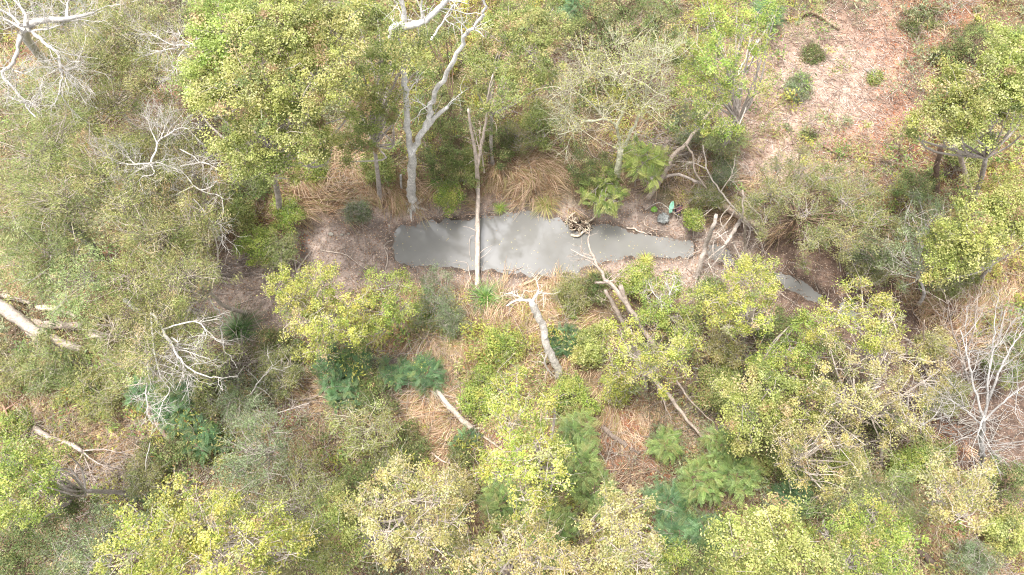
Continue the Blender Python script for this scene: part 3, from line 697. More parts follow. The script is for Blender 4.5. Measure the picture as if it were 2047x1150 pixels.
# ------------------------------------------------------------------ shrubs
def shrub(label, style, px, py, r, z, dens=1.0, name='shrub', n=4, base=None):
    lobes = [(px + r * R.normal(0, .1), py + r * R.normal(0, .1), r * .55, z)]
    for a in np.linspace(0, 6.28, n + 1, endpoint=False) + R.uniform(0, 6):
        q = r * R.uniform(.4, .95); lobes.append((px + q * math.cos(a), py + q * .85 * math.sin(a), r * R.uniform(.25, .48), z * R.uniform(.5, 1.05)))
    return tree(name, label, "shrub", GS, style, lobes, base=base, dens=dens * .8, nstem=3, tr=.02)
shrub("rounded light green shrub directly above the upper strap-leaf tussock on the lower bank", 'greyleaf', 868, 598, 48, 1.2, 1.1)
shrub("light green shrub hugging the right side of the tussock below the bank", 'greyleaf', 905, 640, 30, .9)
shrub("green shrub between the forked tree and the trunk lying across the pond", 'lime', 900, 392, 25, .6, .7)
shrub("small green shrub beside the boulders on the upper left bank", 'greyleaf', 715, 425, 20, .3, .5)
shrub("low green bush in the straw just left of the forked tree's stump", 'lime', 625, 335, 30, .7)
shrub("green and russet bush at the pond's far left above the mud", 'lime', 520, 490, 38, 1.0, .8)
shrub("yellow-green bush beside the white stones at the left bank", 'lime', 575, 430, 30, .9, .7)
shrub("mixed green bush right under the largest tree's lower edge", 'broadg', 480, 425, 34, 1.2, .7)
shrub("round dark spiky bush alone on the straw patch, lower centre", 'dark', 820, 888, 36, 1.0)
shrub("small dark bush on the orange litter beside the pair of fallen logs", 'dark', 926, 902, 25, .8, .9)
shrub("sparse bush of thin upright brown stems left of the round dark bush", 'sparse', 725, 850, 62, 2.2, 1.3, n=6)
shrub("dark green bush below the two dome-shaped ferny shrubs", 'dark', 740, 780, 45, 1.0)
shrub("pale grey-leaved shrub cascading between fallen branches, below the creek bed's left end", 'greyleaf', 480, 800, 50, 2.2, .8)
shrub("grey twiggy bush right of the drooping white branches", 'scrub', 560, 740, 45, 1.8, .9)
shrub("dark green bush between the yellow sapling and its ferny neighbours", 'dark', 560, 690, 35, 1.0, .9)
shrub("olive bush in front of the creek bed's left end, beside a green tussock", 'scrub', 420, 800, 40, 1.6, .8)
shrub("deep green bush next to the curved brown fallen log at lower left", 'dark', 335, 905, 40, 1.5, .9)
shrub("grey-green bush over the fanned dead branches at lower left", 'scrub', 290, 960, 42, 1.8, .8)
shrub("bright green weed patch above the fanned dead branches at far left", 'featherg', 150, 760, 45, 1.0, .8)
shrub("pale green bush just below the large fallen log at the left edge", 'featherg', 90, 740, 55, 1.4, .9)
shrub("olive bush at the left edge below the large fallen log", 'feather', 20, 750, 50, 1.4, .9)
shrub("feathery bush between the fallen log's end and the white dead limbs", 'feather', 210, 790, 48, 1.3, .7)
shrub("yellowish bush at the left edge above the yellow-green crown", 'lime', 30, 850, 35, 1.0, .6)
shrub("soft grey-green shrub in the middle of the mulch clearing", 'greyleaf', 1597, 175, 34, .35, .4)
shrub("dark green shrub on orange litter at the top edge of the clearing", 'dark', 1845, 45, 44, .6, .5)
shrub("dark shrub line above the light crown at the right edge", 'dark', 1950, 80, 50, 1.6, .9)
shrub("dark green shrub against the upper left of the light crown at right", 'dark', 1895, 115, 30, 1.0, .8)
shrub("tiny green plant in the orange litter between clearing and crown", 'lime', 1750, 155, 9, .25)
shrub("tiny dark plant low in the clearing near the fallen stick", 'dark', 1618, 272, 9, .15, .5)
shrub("small dark plant in the clearing above the soft grey-green shrub", 'dark', 1622, 110, 17, .2, .4)
shrub("teal green shrub on the clearing's left edge behind pale fallen limbs", 'fern', 1535, 30, 26, 1.6)
shrub("green-yellow bush left of the olive thicket, below the clearing", 'featherg', 1455, 285, 42, 1.4, .8)
shrub("small round pale green bush under the clearing's left corner", 'greyleaf', 1445, 345, 22, .9)
shrub("dense dark green bush at the foot of the sparse twiggy tree", 'dark', 1190, 350, 42, 1.6, .9)
shrub("green undergrowth bush to the right of the leaning fork of thin trunks", 'broadg', 1080, 240, 42, 1.6, .8)
shrub("dark bush in the shade under the round green crown", 'dark', 1000, 290, 38, 1.2, .8)
shrub("olive bush between the arched fallen branch and the plastic rubbish", 'scrub', 1412, 392, 26, .9, .7)
shrub("small yellow-green bush just right of the plastic rubbish by the pond", 'lime', 1388, 440, 14, .5, .6)
shrub("shaggy golden-green grass bush on the pond's lower right bank", 'lime', 1275, 555, 38, .9, .9)
shrub("pale golden bush beside the white rock on the lower bank", 'feather', 1150, 585, 36, .8, .8)
shrub("low green bush between the snag and the long fallen poles", 'dark', 1190, 570, 26, .8, .7)
shrub("dark ferny bush right beside the broken snag", 'fern', 1125, 680, 22, .6, .7)
shrub("yellow-green bush left of the broken snag's middle", 'lime', 1010, 690, 42, 1.0, .6)
shrub("green-yellow bush between snag and long fallen poles", 'broad', 1180, 690, 36, 1.2, .6)
shrub("fresh green bush below the foot of the broken snag", 'lime', 1145, 790, 38, 1.4, .8)
shrub("vivid green bush left of the narrow yellow-green tree", 'lime', 960, 800, 35, 1.3, .7)
shrub("olive scrub bush right of the lower end of the long fallen poles", 'broadg', 1440, 770, 42, 1.6, .6)
shrub("dusky green bush below the leaning pale trunk", 'dark', 1425, 590, 28, .8, .8)
shrub("dark bush between the lime-yellow tree and the fresh green tree", 'dark', 1560, 660, 40, 1.2, .8)
shrub("grey-green bush below the olive thicket beside the pools", 'scrub', 1740, 540, 38, 1.6, .7)
shrub("green bush between the olive thicket and the thin white-rooted tree", 'greyleaf', 1740, 500, 30, 2.2, .8)
shrub("green bush above the thin white-rooted tree", 'dark', 1830, 370, 42, 2.0, .7)
shrub("brown-green bush under the light crown at right", 'broadg', 1930, 310, 40, 1.8, .7)
shrub("yellowish bush over golden grass right of the white-rooted tree", 'feather', 1910, 560, 38, .9, .6)
shrub("yellow-green bush below the dark gully at right", 'lime', 1810, 930, 38, 1.6, .7)
shrub("dark green bush behind the white bushy snag", 'dark', 1765, 840, 32, 1.6, .9)
shrub("green bush under the cream-yellow crown at far right", 'dark', 2010, 960, 42, 2.4, .8)
shrub("soft green shrub in the bottom right corner", 'greyleaf', 1950, 1110, 40, 1.6, .7)
shrub("orange-tinted green bush at the right edge low down", 'broad', 2010, 1060, 42, 1.8, .6)
shrub("dark leafy bush in the gap at the bottom edge right of centre", 'dark', 1390, 1110, 40, 1.8, .8)
shrub("yellow-green shrub beside the bottom edge's brown gap", 'lime', 1340, 1100, 34, 1.8, .6)
shrub("olive bush above the pale cream crown at bottom right", 'broadg', 1860, 920, 34, 1.6, .6)
shrub("vine-green bush between the two lower right crowns", 'lime', 1700, 930, 30, 2.0, .6)
shrub("olive bush below the round dark bush on straw", 'scrub', 780, 940, 42, 1.6, .8)
shrub("dark bush between the sparse-stemmed bush and the pale thin-leaved tree", 'dark', 720, 960, 40, 1.8, .8)
shrub("golden-leaved bush right of the pale thin-leaved tree", 'pale', 920, 970, 34, 1.8, .5)
shrub("pale green bush on the upper left bank above the yellow-green one", 'featherg', 560, 500, 28, 1.0, .6)

shrub("scraggly olive bush beneath the large ghost-grey leafless tree", 'scrub', 1900, 790, 46, 1.4, .6)
shrub("dark green bush at the right edge behind the ghost-grey tree's limbs", 'dark', 2015, 720, 50, 1.4, .7)
shrub("yellow-leaved straggly bush at the foot of the thin bare stem", 'pale', 1870, 690, 30, 1.8, .5)
shrub("thin yellow-leaved bush in the twig-filled ground right of the poles", 'pale', 1450, 700, 36, 1.8, .5)
shrub("straggly green bush tangled in twigs right of the poles' lower ends", 'broadg', 1530, 900, 36, 1.8, .6)
shrub("dark olive bush filling the gap above the small teal wattle", 'dark', 1600, 950, 34, 1.6, .6)
shrub("green bush just left of the forked tree's left stem", 'broadg', 760, 330, 38, 1.2, .7)
shrub("leafy bush close behind the forked tree's right side", 'dark', 880, 320, 42, 1.4, .8)
shrub("low dark bush behind the thin pale trunk clump", 'broadg', 925, 330, 34, 1.2, .7)
shrub("olive bush at the top of the straw patch right of the thin trunks", 'scrub', 1030, 275, 34, 1.2, .6)
shrub("grey-green bush behind the arched trunk's twig tangle", 'greyleaf', 1380, 250, 36, 1.4, .6)
shrub("golden weedy bush in the straw under the largest tree", 'featherg', 500, 360, 34, 1.0, .6)
shrub("light green bush between the fallen pair of logs and the narrow tree", 'lime', 965, 760, 28, .9, .5)
shrub("yellowish bush at the upper end of the long fallen poles", 'yellow', 1235, 780, 30, 1.2, .5)

# ---- blue-green ferny shrubs and wattles
def ferny(label, px, py, r, z, style='fern', n=3, dens=1.1, name='ferny_shrub'):
    lobes = [(px, py, r * .72, z)] + ([(px + r * .45 * math.cos(a), py + r * .45 * math.sin(a), r * .5, z * .9) for a in np.linspace(0, 6.28, n, endpoint=False) + R.uniform(0, 6)] if n else [])
    return tree(name, label, "shrub", GF, style, lobes, dens=dens, tr=.03, flat=.6)
ferny("round blue-green ferny shrub with a bare dot at its centre, rightmost of the small domes", 852, 746, 27, .9)
ferny("oval blue-green ferny shrub standing alone beside the rightmost dome", 789, 750, 27, .9)
ferny("blue-green ferny shrub just below the yellow sapling's lower edge", 662, 735, 26, 1.0)
ferny("small blue-green ferny shrub touching the heap of grey twigs", 712, 716, 20, .9)
ferny("larger pair-lobed blue-green ferny shrub above the sparse-stemmed bush", 690, 778, 36, 1.0)
ferny("tiny blue-green ferny tuft under the yellow sapling", 655, 705, 13, .8, n=0)
ferny("teal ferny shrub seen behind dripping white branches, leftmost of its row", 290, 792, 28, 1.4)
ferny("teal ferny shrub right of the dripping white branches", 370, 780, 26, 1.4)
ferny("upper small teal ferny shrub among the white limbs", 372, 742, 20, 1.3)
ferny("teal ferny shrub in the middle of the row over the curved log", 345, 835, 30, 1.4)
ferny("teal ferny shrub at the lower end of the row over the curved log", 400, 875, 30, 1.4)
ferny("little ferny tuft in the dead branches below the row of teal shrubs", 285, 980, 14, .8, n=0)
ferny("small teal shrub near the top edge above the grey twigs", 1150, 15, 22, 3.0, n=2)
ferny("green wattle thicket left lobe below the narrow yellow-green tree", 1005, 1000, 38, 3.2, 'wattle', 4, .9, 'wattle')
ferny("largest green wattle at the bottom edge right of the narrow tree", 1095, 1055, 56, 3.6, 'wattle', 6, .9, 'wattle')
ferny("green wattle right of the narrow tree beside the log", 1155, 935, 42, 3.0, 'wattle', 5, .75, 'wattle')
ferny("bright green wattle above the others, left of the orange litter with the log", 1155, 865, 34, 2.4, 'wattle', 4, .8, 'wattle')
ferny("green wattle between the yellow crown and the dark gap at the bottom", 1190, 980, 38, 2.6, 'wattle', 4, .8, 'wattle')
ferny("isolated small wattle on orange litter right of the log", 1328, 888, 22, 1.4, 'wattle', 3, .9, 'wattle')
ferny("small wattle at the lower tip of the long fallen poles", 1440, 890, 28, 1.8, 'wattle', 3, .9, 'wattle')
ferny("spreading wattle in the centre of the lower right thicket", 1400, 960, 38, 2.2, 'wattle', 5, .8, 'wattle')
ferny("wattle right of the spreading central one in the lower right thicket", 1475, 950, 32, 2.2, 'wattle', 4, .8, 'wattle')
ferny("dark teal wattle left of the spreading central one", 1335, 1000, 28, 1.8, 'fern', 4, .9, 'wattle')
ferny("teal wattle at the bottom of the lower right thicket", 1350, 1060, 28, 1.8, 'fern', 4, .9, 'wattle')
ferny("teal wattle right of the bottom one, beside yellow leaves", 1410, 1062, 28, 1.8, 'fern', 4, .9, 'wattle')
ferny("small teal wattle alone among yellow-green trees at lower right", 1590, 995, 24, 2.4, 'fern', 3, .9, 'wattle')
ferny("small dark green ferny bush beside the fallen pair of logs", 930, 880, 14, .6, 'fern', 0)
ferny("yellow-green tree-fern-like plant with long pinnate fronds right of the twiggy trunk", 1292, 322, 40, 3.0, 'pinnate', 4, 1.4, 'pinnate_shrub')
ferny("lime green pinnate plant left of the twiggy tree's trunk", 1205, 375, 40, 1.6, 'pinnate', 4, .8, 'pinnate_shrub')

# ---- strap-leaf tussocks
def tussock(label, px, py, r, c=((100,140,62),(128,162,76),(84,120,54),(150,176,92)), n=230):
    b = PG(px, py); rw = r * depth(b) / FPX
    root = thing('grass_tussock', label, "tussock", b, TU); mb = MB(); K = 6
    a = R.uniform(0, 6.283, n); ln = rw * R.uniform(.8, 1.35, n); el = R.uniform(.2, 1.35, n)
    t = np.linspace(0, 1, K)[None]; 
    out = ln[:, None] * (np.cos(el)[:, None] * t + .28 * t ** 2); up = ln[:, None] * (np.sin(el)[:, None] * t * 1.1 - .85 * t ** 2.2 * np.sin(el)[:, None])
    pts = b + np.stack([np.cos(a)[:, None] * out, np.sin(a)[:, None] * out, up + .03], -1) + R.normal(0, .03, (n, 1, 3))
    sd = np.stack([-np.sin(a), np.cos(a), a * 0], -1)[:, None] * (R.uniform(.007, .013, n)[:, None] * (1 - .8 * t ** 2))[..., None]
    v = np.stack([pts - sd, pts + sd], 2); i = np.arange(n * K * 2).reshape(n, K, 2)
    f = np.stack([i[:, :-1, 0], i[:, :-1, 1], i[:, 1:, 1], i[:, 1:, 0]], -1)
    mb.add(v, f, np.repeat(pal(c, n, .15), K - 1, 0)); mb.build("blades", M_STRAP, root)
tussock("dark green strap-leaf tussock at the lower end of the trunk lying across the pond", 972, 598, 38)
tussock("bright green strap-leaf tussock right below the rounded light green shrub", 857, 640, 34)
tussock("wide dark strap-leaf tussock at the lower edge of the creek bed's left end", 480, 662, 46, ((84,112,60),(104,134,68),(70,98,52)), 300)
tussock("yellow-green spiky tussock under the left side of the yellow sapling", 595, 722, 26, ((140,164,72),(164,182,90),(110,136,60)))
tussock("small dark tussock beside the ferny shrub below the yellow sapling", 632, 742, 20, ((90,110,50),(112,128,60)), 150)
tussock("coarse green tussock below the base of the leaning pale trunk", 1420, 580, 26)
tussock("grassy tussock on the upper bank hanging over the pond left of the root ball", 1090, 412, 28, ((188,176,110),(150,160,80),(204,190,130)))
tussock("golden grass clump on the lower bank opposite the root ball", 1190, 560, 22, ((200,180,110),(180,170,90)))
tussock("brown-green tussock swept over by straw on the lower bank", 905, 690, 32, ((190,160,120),(150,150,90),(206,180,140)))
tussock("green grass clump at the pond edge beside the trunk across the pond", 1000, 418, 14, ((130,160,70),(170,180,90)), 120)
tussock("golden-green clump at the water's edge on the lower right bank", 1290, 522, 16, ((180,190,90),(200,190,110)), 130)
tussock("green clump in straw under the forked tree's right side", 870, 372, 18, ((110,150,70),(140,170,80)), 120)

# ------------------------------------------------------------------ dead and fallen wood
def line(pts, r0, r1): return ([PG(a, b, z) if z < 2.0 else P(a, b, z) for a, b, z in pts], r0, r1)
def deadwood(name, label, cat, group, c, mains, levels=(), base=None, roots=None, leafy=None):
    """mains: list of (pixel points with heights, r0, r1); first one is the trunk"""
    ls = [line(*m) for m in mains]; b = ls[0][0][0] if base is None else PG(*base)
    root = thing(name, label, cat, b, group)
    tm = MB(); bm = MB()
    bare(tm, ls[:1], c, ())
    tm.build("trunk", M_BARK, root, True)
    rest = ls[1:] if len(ls) > 1 else []
    if rest or levels:
        if rest: par = bare(bm, rest, c, levels)
        else:
            pl = spline(ls[0][0], 12); p, rd = grow_twigs([(pl, np.linspace(ls[0][1], ls[0][2], 12))], *levels[0][:1], levels[0][1], levels[0][2], levels[0][3], levels[0][4])
            tubes(bm, p, rd, col(*c) * R.uniform(.85, 1.08, (len(p), 1)), 5)
            par = [(p[i], rd[i]) for i in range(len(p))]
            for (n, a, b2, r, up) in levels[1:]:
                p, rd = grow_twigs(par, n, a, b2, r, up); tubes(bm, p, rd, col(*c) * R.uniform(.85, 1.08, (len(p), 1)), 4); par = [(p[i], rd[i]) for i in range(len(p))]
        bm.build("branch", M_TWIG, root, True)
    if roots:
        rm = MB(); n, ln, r = roots; b0 = ls[0][0][0]
        for i in range(n):
            a = i * 6.283 / n + R.uniform(-.3, .3); L_ = ln * R.uniform(.6, 1.2); q = [b0 + [0, 0, .25]]
            for t in (.3, .65, 1):
                x = b0[0] + math.cos(a + .4 * t) * L_ * t; y = b0[1] + math.sin(a + .4 * t) * L_ * t; q.append([x, y, float(ground(x, y)) + .06 * (1 - t)])
            tubes(rm, spline(q, 9), np.linspace(r, r * .2, 9), col(*c) * 1.05, 6, .08)
        rm.build("roots", M_BARK, root, True)
    if leafy:                                                         # thin leaves on a mostly bare tree
        sty, lobes, dens = leafy; cm = MB(); tw = MB(); st = dict(STY[sty])
        for (a_, b_, r_, z_) in lobes:
            p = P(a_, b_, z_); crown_lobe(cm, tw, p, r_ * depth(p) / FPX, st, dens, .6)
        cm.build("crown", M_LEAF, root); tw.build("twigs", M_TWIG, root, True)
    return root

def z1(o, pts, z, s=2.948): return [(o[0] + a / s, o[1] + b / s, z if np.isscalar(z) else z[i]) for i, (a, b) in enumerate(pts)]
O0 = (0, 0); O1 = (500, 0); O2 = (1010, 0); O3 = (1527, 0); O4 = (0, 380); O5 = (500, 380); O6 = (1010, 380); O7 = (1527, 380); O8 = (0, 760); O9 = (500, 760); OA = (1010, 760); OB = (1527, 760)

deadwood('dead_tree', "big bone-white dead tree with thick limbs in the photo's top left corner", "dead tree", GD, WHITE,
  [([(130,175,0),(60,90,7),(48,58,10.5)], .16, .13),
   (z1(O0, [(150,170),(230,125),(400,110),(555,75)], [10.5,10.8,11,11]), .12, .04), (z1(O0, [(395,115),(395,60),(405,-20)], 11), .07, .03),
   (z1(O0, [(150,170),(215,205),(285,275),(345,320),(352,400),(365,450),(350,560)], [10.5,10.6,10.6,10.5,10.4,10.3,10]), .08, .025),
   (z1(O0, [(120,200),(100,300),(70,380),(10,440),(60,500),(140,590),(160,640),(210,690)], [10.5,10.2,10,9.8,9.7,9.6,9.5,9.4]), .08, .03),
   (z1(O0, [(150,160),(150,90),(110,30),(60,-20)], 10.8), .07, .03), (z1(O0, [(120,150),(60,90),(0,60),(-60,50)], 10.8), .06, .02),
   (z1(O0, [(150,180),(80,140),(0,100),(-60,90)], 10.7), .06, .02), (z1(O0, [(200,180),(290,170),(370,140)], 10.8), .04, .015),
   (z1(O0, [(70,410),(110,425),(150,440)], 9.8), .035, .015), (z1(O0, [(170,635),(200,600)], 9.6), .03, .015),
   (z1(O0, [(345,370),(400,410),(460,395)], 10.3), .03, .012), (z1(O0, [(352,400),(390,430),(455,470)], 10.3), .03, .012)],
  [(10, .5, 1.5, .018, .1), (6, .25, .8, .008, .1), (2, .15, .4, .005, .1)])
deadwood('dead_tree', "white spidery dead crown overlapping the left edge of the largest green tree", "dead tree", GD, WHITE,
  [([(470,180,0),(420,130,5),(385,90,8)], .11, .06),
   (z1(O0, [(1135,265),(1040,270),(960,240),(880,190)], 8.2), .04, .015), (z1(O0, [(1135,265),(1080,230),(1050,180)], 8.3), .035, .012), (z1(O0, [(1135,265),(1170,230),(1185,170)], 8.4), .03, .012),
   (z1(O0, [(1120,270),(1060,320),(1040,400),(980,470)], 8), .035, .012), (z1(O0, [(1135,275),(1190,320),(1210,400)], 8), .03, .012), (z1(O0, [(1060,280),(950,300),(860,330)], 8), .03, .01),
   (z1(O0, [(1040,400),(1050,470),(1120,520)], 7.8), .025, .01)], [(9, .4, 1.3, .013, .1), (6, .2, .6, .007, .1), (2, .15, .4, .004, .1)])
deadwood('dead_tree', "spidery pale dead crown spreading over the drab olive trees at upper left", "dead tree", GD, WHITE,
  [([(400,430,0),(330,350,4),(302,328,7)], .11, .06),
   (z1(O0, [(890,960),(920,880),(935,830),(1000,790),(1060,755),(1110,760)], 7.4), .045, .015), (z1(O0, [(930,850),(900,790),(880,740),(880,690)], 7.5), .03, .012), (z1(O0, [(940,830),(965,770),(975,700)], 7.5), .025, .01),
   (z1(O0, [(890,960),(800,970),(700,965),(620,945)], 7.3), .04, .012), (z1(O0, [(890,965),(940,960),(1010,990),(1060,1000)], 7.2), .03, .012), (z1(O0, [(880,960),(910,1020),(830,1050),(830,1100),(860,1150)], 7), .035, .012),
   (z1(O0, [(800,970),(760,930),(745,880)], 7.3), .025, .01), (z1(O0, [(880,970),(800,1010),(750,1050)], 7.1), .025, .01)], [(10, .4, 1.3, .013, .1), (6, .2, .6, .007, .1), (2, .15, .4, .004, .1)])
deadwood('dead_tree', "white forked dead branches above the dry grass between olive trees and largest tree", "dead tree", GD, WHITE,
  [([(440,480,0),(400,370,4),(385,350,5.6)], .09, .05),
   (z1(O0, [(1060,880),(1140,920),(1190,960),(1300,960)], 6), .035, .015), (z1(O0, [(1060,980),(1190,960),(1250,980),(1320,1020)], 6), .035, .012), (z1(O0, [(1190,960),(1240,920)], 6), .02, .01),
   (z1(O0, [(1140,1095),(1100,1040),(1060,1000)], 6), .03, .012), (z1(O0, [(1140,1095),(1190,1120),(1260,1090),(1285,1040)], 6), .03, .012), (z1(O0, [(1140,1100),(1070,1130),(1040,1150)], 6), .03, .012),
   (z1(O4, [(1140,50),(1190,110),(1240,180),(1300,205),(1350,260)], 5.5), .03, .01), (z1(O4, [(1180,0),(1230,20),(1300,40),(1320,130)], 5.6), .03, .01), (z1(O4, [(1190,110),(1150,170),(1110,270)], 5.4), .025, .01), (z1(O4, [(1300,205),(1310,260),(1310,320)], 5.4), .02, .01)],
  [(8, .4, 1.1, .012, .1), (5, .2, .6, .006, .1)])
deadwood('dead_tree', "white drooping dead limbs hanging over the teal ferny shrubs at lower left", "dead tree", GD, WHITE,
  [([(250,600,0),(300,640,3.5),(310,650,5.5)], .12, .08),
   (z1(O4, [(900,730),(960,820),(1010,920),(1060,990),(1130,1060),(1230,1100),(1320,1110)], [6,6,6,6,5.8,5.6,5.5]), .075, .018), (z1(O4, [(1010,870),(1050,900),(1040,940),(1100,950),(1240,1000)], 5.8), .04, .015),
   (z1(O4, [(890,720),(900,860),(920,1000),(940,1080),(970,1140)], [6,6,5.8,5.6,5.4]), .055, .015), (z1(O4, [(960,820),(1060,790),(1160,780),(1215,830),(1210,880)], 6), .04, .015),
   (z1(O4, [(905,960),(960,980),(1040,970)], 5.8), .03, .015), (z1(O8, [(870,0),(860,80),(870,160),(850,200)], 5.2), .035, .012), (z1(O8, [(960,0),(1000,60),(960,130),(940,200)], 5.2), .03, .012), (z1(O4, [(880,960),(870,1050),(890,1150)], 5.6), .03, .012),
   (z1(O4, [(1060,990),(1100,1080),(1110,1150)], 5.5), .03, .01)], [(10, .4, 1.2, .013, -.2), (6, .2, .6, .007, -.2)])
deadwood('dead_branch', "single white crooked branch curving down beside the creek bed's left end", "dead tree", GD, WHITE,
  [(z1(O4, [(1170,560),(1210,610),(1260,680),(1305,750),(1305,850),(1320,930),(1370,1000),(1400,1050)], [0,2.5,3.4,3.6,3.8,3.8,3.7,3.5]), .05, .015), (z1(O4, [(1300,760),(1250,740),(1150,700),(1110,690)], 3.2), .03, .015)],
  [(8, .3, .9, .012, .0), (3, .2, .5, .006, 0)])
deadwood('root_stump', "weathered upturned root stump on the mud at the creek bed's left end", "stump", None, GREYB,
  [([(375,635,.1),(383,612,.5),(388,598,.9)], .12, .07), ([(385,625,.2),(410,635,.35),(440,650,.3)], .06, .03), ([(385,620,.3),(400,640,.3),(430,665,.2)], .05, .02), ([(380,610,.5),(365,625,.3)], .04, .02)], [(6, .3, .7, .018, .1)])
deadwood('forked_tree', "tall pale forked tree with flared roots at the pond's upper bank", "tree", GD, (234,228,220),
  [([(826,408,0),(822,380,.9),(824,340,2.2),(823,300,3.8)], .22, .15),
   ([(820,302,3.7),(815,250,5.4),(812,200,6.8),(808,150,8),(800,100,9),(790,62,10)], .13, .08), ([(827,300,3.8),(845,265,4.8),(857,240,5.5),(862,210,6.2),(893,150,7.8),(918,100,9),(932,65,9.8),(965,30,10.6),(970,-15,11.4)], .13, .035),
   ([(852,258,5),(870,235,5.6),(895,214,6.2)], .10, .07), ([(930,70,9.8),(935,60,10),(955,62,10.2),(968,75,10.1)], .03, .015),
   ([(782,75,9.8),(785,55,10.2),(808,45,10.5),(806,20,11),(798,-20,11.8)], .11, .06), ([(808,52,10.4),(845,45,10.8),(880,15,11.3),(905,-15,12)], .12, .06), ([(845,45,10.8),(842,10,11.4),(850,-20,12)], .05, .03), ([(862,80,9),(885,45,9.5),(905,10,10)], .05, .03),
   ([(815,185,7),(830,165,7.4),(838,155,7.7)], .03, .012), ([(815,195,7),(830,215,6.4)], .02, .008)],
  [(4, .4, 1.6, .022, .4), (3, .3, .8, .01, .2)], roots=(10, .75, .12))
deadwood('twiggy_tree', "sparse grey-green tree of fine twigs with pale forked trunk at the pond's upper edge", "tree", GT, (214,210,180),
  [([(1222,408,0),(1228,370,1.0),(1236,330,2.0),(1240,300,2.8)], .17, .13),
   (z1(O2, [(680,885),(665,800),(655,745),(600,705),(520,710),(430,730),(380,780),(300,790)], [2.8,3.6,4.2,4.7,5,5.2,5.3,5.4]), .09, .015),
   (z1(O2, [(655,750),(680,690),(715,600),(718,500),(708,400),(700,300)], [4.2,4.8,5.6,6.4,7.2,8]), .07, .015),
   (z1(O2, [(700,860),(735,790),(770,720),(800,650),(830,560),(825,430),(810,330)], [3,3.8,4.6,5.3,6.1,7,7.8]), .09, .018),
   (z1(O2, [(600,705),(540,640),(460,570),(410,540),(330,480)], [4.7,5.2,5.7,6,6.3]), .04, .012), (z1(O2, [(785,670),(850,600),(900,540),(940,500)], [5,5.5,6,6.3]), .045, .012),
   (z1(O2, [(690,670),(610,560),(550,470),(540,400),(560,320)], [5,5.7,6.4,6.9,7.4]), .04, .012), (z1(O2, [(830,540),(880,440),(930,350),(930,290)], [6.2,6.9,7.5,7.9]), .04, .012),
   (z1(O2, [(520,710),(430,700),(370,640),(350,600)], [5,5.3,5.6,5.8]), .03, .01), (z1(O2, [(715,520),(760,430),(770,330),(740,240)], [6.3,7,7.6,8.2]), .03, .01), (z1(O2, [(430,735),(400,700),(330,620),(230,600)], [5.2,5.3,5.5,5.6]), .03, .01)],
  [(9, .7, 1.7, .016, .3), (6, .4, .9, .009, .2), (3, .2, .5, .005, .1)], roots=(7, .5, .06),
  leafy=('sparse', [(1130,180,50,7),(1180,120,55,7.5),(1240,150,60,8),(1300,130,55,7.5),(1210,220,50,7),(1290,210,50,7),(1150,250,40,6),(1330,200,40,6.5),(1240,80,45,8),(1240,290,30,4)], .5))
deadwood('broken_stump', "short white broken post standing just left of the forked tree", "stump", None, WHITE, [([(803,383,0),(801,350,1.3)], .075, .065)])
deadwood('thin_tree', "clump of thin pale trunks rising from the head of the trunk across the pond", "dead tree", GD, (224,206,190),
  [([(955,385,0),(953,330,2.0),(948,290,3.2),(940,250,4.4),(936,218,5.2)], .11, .04),
   ([(955,330,2.0),(962,290,3.2),(972,240,4.6),(975,195,6),(985,150,7)], .09, .03), ([(968,345,.6),(962,300,2.6),(958,260,3.8)], .05, .03), ([(972,240,4.6),(985,205,5.4)], .03, .015), ([(958,300,3.0),(948,260,4)], .03, .02)], [(5, .5, 1.3, .014, .3), (3, .2, .5, .007, .2)])
deadwood('fallen_tree', "long straight pale trunk lying across the pond from bank to bank", "fallen log", LOG, (224,206,190),
  [([(954,580,.12),(954,530,.50),(955,480,.80),(955,430,.75),(956,385,.55),(955,350,.9)], .118, .085),
   ([(953,462,.8),(937,455,.7),(925,453,.6)], .02, .01), ([(955,510,.6),(970,497,.6),(985,490,.5)], .018, .008), ([(955,520,.6),(972,508,.5),(982,497,.5)], .015, .006),
   ([(950,470,.5),(940,475,.3),(938,500,.25),(941,520,.2)], .015, .007), ([(944,570,.3),(938,545,.3),(932,525,.3),(905,525,.2)], .025, .01)], [])
deadwood('broken_snag', "broken grey snag trunk leaning down from the lower bank, pale jagged limbs at top", "dead tree", GD, (232,222,210),
  [([(1122,758,0),(1108,725,1.2),(1092,690,2.4),(1085,655,3.2),(1072,625,4.0),(1062,602,4.6)], .17, .12),
   ([(1062,602,4.6),(1035,600,4.8),(1012,612,4.7)], .08, .03), ([(1066,600,4.7),(1078,585,5),(1090,588,5)], .07, .03), ([(1064,600,4.7),(1076,580,5),(1072,560,5.1)], .04, .015), ([(1094,700,2.2),(1090,730,1.2),(1112,758,.1)], .05, .03),
   ([(1045,598,4.8),(1030,590,4.9),(1018,585,4.9)], .04, .02)], [(8, .25, .7, .014, .1), (3, .1, .35, .007, 0)])
deadwood('leaning_dead_tree', "long thin dead tree leaning out over the pond with forked bare tip", "dead tree", GD, (188,172,158),
  [([(1345,740,0),(1310,695,1.2),(1275,640,2.4),(1235,585,3.3),(1205,548,3.8),(1180,505,4.2)], .12, .055),
   ([(1188,520,4.1),(1165,512,4.2),(1140,498,4.2)], .05, .02), ([(1182,508,4.2),(1175,480,4.3),(1178,468,4.3),(1165,462,4.3)], .045, .015), ([(1182,512,4.2),(1165,505,4.2),(1160,490,4.2)], .03, .015), ([(1195,535,4.0),(1175,520,4.1),(1150,518,4)], .03, .012)],
  [(5, .3, .8, .012, .1), (2, .15, .4, .006, 0)])
